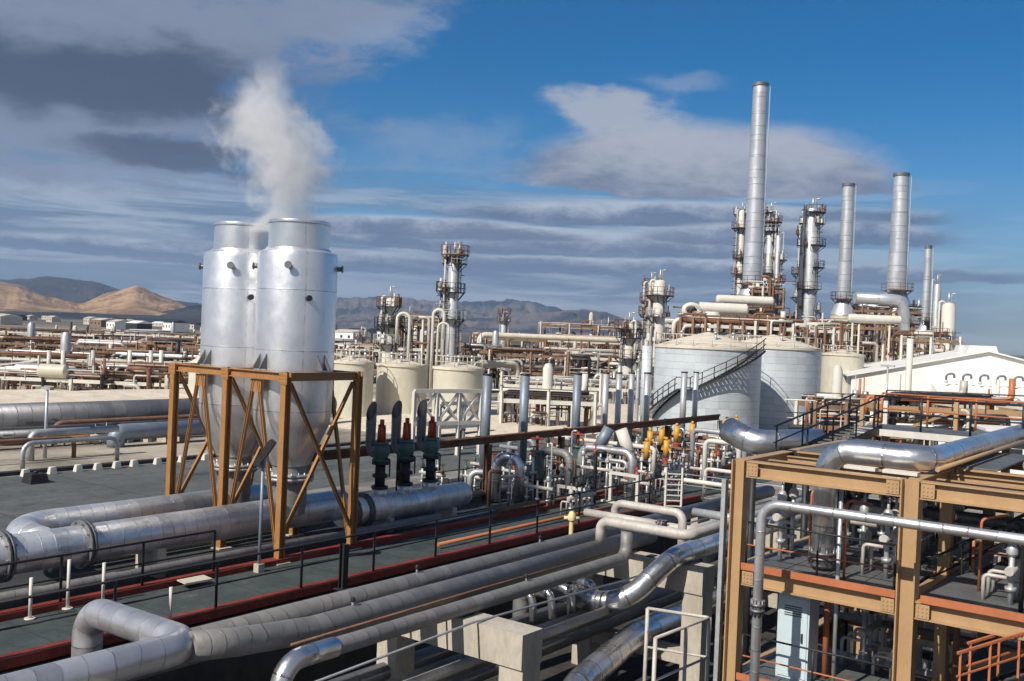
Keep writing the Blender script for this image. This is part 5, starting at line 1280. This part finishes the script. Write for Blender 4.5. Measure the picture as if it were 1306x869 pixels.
# ================================================================== central and left process areas
blk = [
 # px0 px1 yt d dep levels mats pipes drum colm label
 (600, 700, 431, 175, 12, (.35, .6, .95), RR, 22, 2, M_brick, 'long rusty pipe rack in the centre distance, left part under the white header pipe'),
 (696, 806, 434, 165, 12, (.35, .6, .95), RR, 24, 3, M_brick, 'long rusty pipe rack in the centre distance, right part'),
 (615, 740, 452, 135, 6, (.5, .95), GR, 22, 4, M_brick, 'grey and white pipework yard below the long rusty rack, left part'),
 (725, 830, 456, 128, 6, (.5, .95), GR, 22, 4, M_brick, 'grey and white pipework yard below the long rusty rack, right part'),
 (690, 800, 415, 200, 10, (.6, .95), WR, 16, 3, M_brick, 'far fin fan structure with pale top rail behind the rusty rack'),
 (-20, 130, 470, 122, 5, (.45, .9), WR, 24, 3, M_dark, 'brown and grey pipework row behind the spoil mound on the left'),
 (120, 262, 474, 100, 4, (.5, .9), WR, 24, 3, M_brick, 'low brown pipework row behind the pale gravel, left of the silencers'),
 (640, 830, 480, 112, 4, (.6,), GR, 20, 2, M_white, 'low white pipe track in front of the gravel bank'),
 (535, 625, 445, 130, 8, (.35, .65, .95), WR, 20, 3, M_brick, 'rusty rack right behind the slim silver tower'),
 (505, 575, 410, 125, 8, (.3, .6, .95), WR, 16, 3, M_brick, 'open structure between the short tower and the slim silver tower'),
 (440, 505, 445, 140, 8, (.4, .95), RR, 16, 2, M_brick, 'low rusty rack right of the silencers'),
 (400, 480, 438, 200, 8, (.5, .95), WR, 10, 2, M_white, 'far pale rack right of the silencers'),
 (-20, 100, 438, 150, 8, (.5, .95), WR, 20, 4, M_brick, 'rusty and white pipe rack at the far left edge'),
 (90, 185, 442, 140, 8, (.5, .95), GR, 20, 4, M_brick, 'rack with pale columns in the left middle distance'),
 (175, 265, 440, 135, 8, (.5, .95), WR, 20, 4, M_brick, 'crowded rack just left of the silencers'),
 (-30, 130, 458, 112, 6, (.55, .95), GR, 24, 5, M_white, 'nearest grey pipework row on the left, left part'),
 (115, 262, 460, 108, 6, (.55, .95), WR, 26, 5, M_white, 'nearest pipework row on the left, right part by the silencers'),
 (-30, 120, 424, 210, 10, (.6, .95), WR, 14, 3, M_brick, 'far rack at the left edge below the dark plain'),
 (110, 265, 427, 230, 10, (.6, .95), WR, 16, 4, M_white, 'far pale rack left of the silencers, below the hills'),
 (845, 900, 412, 150, 8, (.4, .7, .95), WR, 14, 2, M_brick, 'structure behind the left rim of the grey storage tank'),
 (1000, 1050, 405, 160, 8, (.4, .7, .95), WR, 12, 2, M_brick, 'structure behind the second grey tank'),
 (-20, 130, 480, 98, 3, (.8,), GR, 14, 3, M_dark, 'dark low pipework behind the gravel at the left'),
 (640, 760, 505, 84, 3, (.8,), GR, 12, 1, M_white, 'low pale frame line right of the white lattice frame'),
]
for i, (a_, b_, yt, d, dep, lv, mats, np_, dr_, cm, lab) in enumerate(blk):
    unit_block('pipe_rack', a_, b_, yt, d, dep, lv, lab, mats, 100 + i, np_, drum=dr_, colm=cm)
# long pale header pipes over the rusty rack
for i, (p0, p1, d0, r_) in enumerate((((612, 427), (806, 434), 160, .45), ((690, 446), (806, 452), 140, .4), ((606, 464), (660, 466), 120, .45))):
    a = atd(*p0, d0); b = atd(*p1, d0 + 4); b.z = a.z
    t = onepipe('header_pipe', [a - Z0 * (a.z - .5), a, b, b - Z0 * (b.z - .5)], r_, M_roof, ['long cream header pipe along the top of the rusty rack', 'second cream header pipe lower on the rusty rack', 'short cream goalpost pipe above the first vent pipe'][i], bend=1, n=14)
for i, (px, yt, yb, d, w) in enumerate(((523, 400, 470, 100, 4), (553, 395, 470, 104, 4), (559, 412, 470, 98, 3))):
    a = atd(px, yt, d); b = atd(px + (14 if i else -16), yt, d); b.z = a.z
    onepipe('bent_riser', [Vector((a.x, a.y, 1)), a, b, Vector((b.x, b.y, a.z - 3))], w / 2 * d / FPX, M_white, 'tall white inverted U pipe %s' % ['right of the short platformed tower', 'left of the slim silver tower', 'hugging the slim silver tower base'][i], bend=1.0, n=14)
# left middle: dark lagged pipes on sleepers
for i, (px0, y0, px1, z, r_, mt, lab) in enumerate(((-25, 529, 420, 1.6, .85, M_darkclad, 'fattest dark lagged pipe across the left field, nearest the gravel'), (-25, 537, 300, 1.1, .45, M_dull, 'dull lagged pipe in front of the fattest one'),
      (60, 544, 330, .9, .38, M_clad, 'silver pipe in the middle of the left field bundle'), (-25, 550, 330, .8, .3, M_darkclad, 'dark narrow pipe in the left field bundle'), (40, 549, 150, 1.5, .2, M_galv, 'thin galvanised pipe lying high on the left field bundle'),
      (148, 554, 330, .9, .52, M_bluepipe, 'blue grey pipe starting left of the silencer frame'), (-25, 558, 340, .45, .18, M_rustpipe, 'thin rusty pipe nearest the left road'), (-25, 522, 60, 1.2, .6, M_clad, 'silver pipe end at the left edge, behind the fattest one'))):
    a = at(px0, y0 + (120 - px0) * .04, z) ; Xc = at(110, y0, z).x; a = atX(px0, y0, Xc); b = atX(px1, y0, Xc); a.z = b.z = z
    onepipe('lagged_pipe', [a - Z0 * (z if px0 > 0 else 0), a, b], r_, mt, lab, n=20, bend=r_ * 2)
rq = random.Random(9)
for i in range(12):
    yy = 520 + i * 3.7; px0 = rq.choice([-25, -25, 30, 70, 120]); px1 = px0 + rq.choice([120, 200, 330]); z = rq.uniform(.35, 1.5)
    Xc = at(110, yy, z).x; a = atX(px0, yy, Xc); b = atX(px1, yy, Xc); a.z = b.z = z
    onepipe('thin_pipe', [a - Z0 * (z - .1), a, b, b - Z0 * (z - .1)], rq.choice([.08, .12, .18, .28]), rq.choice([M_galv, M_rustpipe, M_darkclad, M_dark, M_clad, M_dull]), 'thin pipe in the left field bundle, %s from the back' % ORD[i], n=12, bend=.5, group='thin pipes of the left field bundle')
for i in range(9):
    p = at(20 + i * 24, 560, 0); t = MB(); t.box(p.x - 2.4, p.x + 2.4, p.y - .15, p.y + .15, 0, .45); tag(t.build('sleeper', M_conc), 'low concrete sleeper under the left field pipes, %s from the left' % ORD[i], 'pipe support', 'concrete sleepers under the field pipes')
rnd = random.Random(77)
for i in range(9):
    p = at(25 + i * 23 + rnd.uniform(-6, 6), 563 + rnd.uniform(-4, 6), 0)
    small_manifold('valve_set', p.x, p.y, 2.2, 'y', 'small valve group by the left road, %s from the left' % ORD[i], [rnd.choice([M_galv, M_redv, M_white, M_dark]) for _ in range(3)], rnd, .6, 0, group='small valve groups by the left road')
# black bin on the road
p = at(45, 616, 0); t = thing('road_bollard', p, 'squat black block lying on the left road', 'block')
MB().hexa([p + Vector(v) for v in ((-.45, -.45, 0), (.45, -.45, 0), (.45, .45, 0), (-.45, .45, 0), (-.36, -.36, .45), (.36, -.36, .45), (.36, .36, .45), (-.36, .36, .45))]).build('body', M_dark, t)
MB().cyl(p + Z0 * .45, p + Z0 * .56, .1, n=10).build('knob', M_dark, t)
# more verticals on the left: pale poles
for i, px in enumerate((62, 80, 118, 165, 192, 205)):
    p = atd(px, 470, 104); onepipe('support_post', [Vector((p.x, p.y, 0)), Vector((p.x, p.y, zat(px, 447, p)))], .22, M_white if i % 2 else M_pipe, 'pale upright post in the left pipework, %s from the left' % ORD[i], n=10, group='pale posts in the left pipework')
# distant town and works at the foot of the hills
rnd = random.Random(3); k = 0
pxs = sorted([rnd.choice([rnd.uniform(0, 262), rnd.uniform(0, 262), rnd.uniform(440, 560)]) for _ in range(36)])
for i, px in enumerate(pxs):
    d = rnd.uniform(520, 1500)
    p = atd(px, 420, d); w = rnd.uniform(8, 20); dp = rnd.uniform(8, 14); h = rnd.uniform(3, 6); mt = rnd.choice([M_build, M_town, M_town, M_dark, M_brick])
    t = thing('far_building', (p.x, p.y, 0), 'small low building far off on the plain, %s from the left of the scattered ones' % ORD[i], 'building', 'small far buildings on the plain')
    x, y = p.x, p.y
    MB().box(x - w / 2, x + w / 2, y - dp / 2, y + dp / 2, 0, h).build('wall', mt, t)
    m = MB(); m.hexa([(x - w / 2 - .3, y - dp / 2 - .3, h), (x + w / 2 + .3, y - dp / 2 - .3, h), (x + w / 2 + .3, y + dp / 2 + .3, h), (x - w / 2 - .3, y + dp / 2 + .3, h), (x - w / 2, y - .2, h + 1.6), (x + w / 2, y - .2, h + 1.6), (x + w / 2, y + .2, h + 1.6), (x - w / 2, y + .2, h + 1.6)]); m.build('roof', rnd.choice([M_buildroof, M_town, M_dark]), t)
    for q in range(3): MB().box(x - w / 2 + w * (q + .3) / 3, x - w / 2 + w * (q + .6) / 3, y - dp / 2 - .06, y - dp / 2 - .01, h * .4, h * .7).build('window', M_glass, t)
for i, (px0, px1, py, d, lab) in enumerate(((134, 162, 424, 330, 'long white shed in the far left distance'), (165, 205, 422, 360, 'pale flat roofed shed beyond the left racks'), (235, 262, 428, 300, 'white shed just left of the silencers'), (430, 475, 440, 260, 'long grey roofed shed with dark front right of the silencers'))):
    a = atd(px0, py + 8, d); b = atd(px1, py + 8, d); L = (b - a).xy.length; h = zat(px0, py, a)
    cabin(px0, py, d, L, 14, max(3.5, h), lab, M_build, 'shed', 'shed')

# ================================================================== steam
def steam():
    c0 = Vector((SX[0], SYC, 11.5)); d0 = c0.xy.dot(F0.xy)
    top = [(366, 298, 46), (360, 272, 50), (366, 238, 58), (366, 205, 78), (355, 175, 82), (340, 145, 66), (338, 112, 46), (350, 82, 30), (362, 58, 22)]
    m = MB(); n = 28; rings = []
    spine = []
    for (px, py, rp) in top:
        p = atd(px, py, d0 + .8); spine.append((p, rp * d0 / FPX))
    for (p, r) in spine: rings.append(m.ring(p, R0, F0, r * 1.25, n))
    m.loft(rings, n, [0] * len(rings), True, True)
    o = m.build('steam_plume', newsteam(spine)); tag(o, 'white steam plume drifting up from the twin silencers', 'steam')
def newsteam(spine):
    mt = bpy.data.materials.new('steam'); mt.use_nodes = True; nt = mt.node_tree; nt.nodes.clear(); MATS['steam'] = mt
    o = nt.nodes.new('ShaderNodeOutputMaterial'); v = nt.nodes.new('ShaderNodeVolumePrincipled'); nt.links.new(v.outputs[0], o.inputs['Volume'])
    g = nt.nodes.new('ShaderNodeNewGeometry'); x, y, z = sep(nt, g.outputs['Position'])
    P = comb(nt, x, y, z); n1 = noise(nt, P, .8, 6, .62, .5); n2 = noise(nt, comb(nt, x + 40, y, z), .42, 4, .6); n3 = noise(nt, P, 2.6, 5, .6, .3)
    lat = x * R0.x + y * R0.y + (n1 - .5) * 1.6; dep = x * F0.x + y * F0.y + (n2 - .5) * 1.6
    # piecewise spine: centre and radius as functions of height, through colour ramps
    zs = [p.z for p, r in spine]; z0, z1 = min(zs), max(zs); f = (z - z0) / (z1 - z0)
    def ramp(vals):
        lo, hi = min(vals), max(vals); fc = nt.nodes.new('ShaderNodeFloatCurve'); cu = fc.mapping.curves[0]; n = len(vals)
        pts = [((zs[i] - z0) / (z1 - z0), (vals[i] - lo) / (hi - lo + 1e-6)) for i in range(n)]
        cu.points[0].location = pts[0]; cu.points[1].location = pts[-1]
        for p in pts[1:-1]: cu.points.new(*p)
        fc.mapping.update(); nt.links.new(f.s, fc.inputs['Value']); return V(nt, fc.outputs[0]) * (hi - lo) + lo
    cl = ramp([p.xy.dot(R0.xy) for p, r in spine]); rr = ramp([r for p, r in spine]); cd = spine[0][0].xy.dot(F0.xy)
    dl = (lat - cl) / rr; dd = (dep - cd) / (rr * .8)
    dist = (dl * dl + dd * dd).sqrt()
    dens = (1.0 - dist + (n1 - .5) * 2.3 + (n3 - .5) * 1.1 - .05).step(.0, .8) * f.step(1.0, .75) * (1 - f.step(.0, .12) * -0.0) * f.step(-.2, .08)
    dens = dens * (1.25 - f * .7) * f.step(-.35, .05) * 1.25
    nt.links.new(dens.s, v.inputs['Density']); v.inputs['Color'].default_value = (.995, .995, .995, 1); v.inputs['Anisotropy'].default_value = .25
    return mt
steam()

# ================================================================== air
def haze():
    m = MB(); m.box(-9300, 9300, -9300, 9300, -6.5, 620); o = m.build('haze', MATS['sky_haze']); tag(o, kind='stuff')
mt = bpy.data.materials.new('sky_haze'); mt.use_nodes = True; nt = mt.node_tree; nt.nodes.clear(); MATS['sky_haze'] = mt
o = nt.nodes.new('ShaderNodeOutputMaterial'); v = nt.nodes.new('ShaderNodeVolumePrincipled'); nt.links.new(v.outputs[0], o.inputs['Volume'])
v.inputs['Color'].default_value = (.50, .70, .98, 1); v.inputs['Density'].default_value = 7.5e-5; v.inputs['Anisotropy'].default_value = .2
haze()
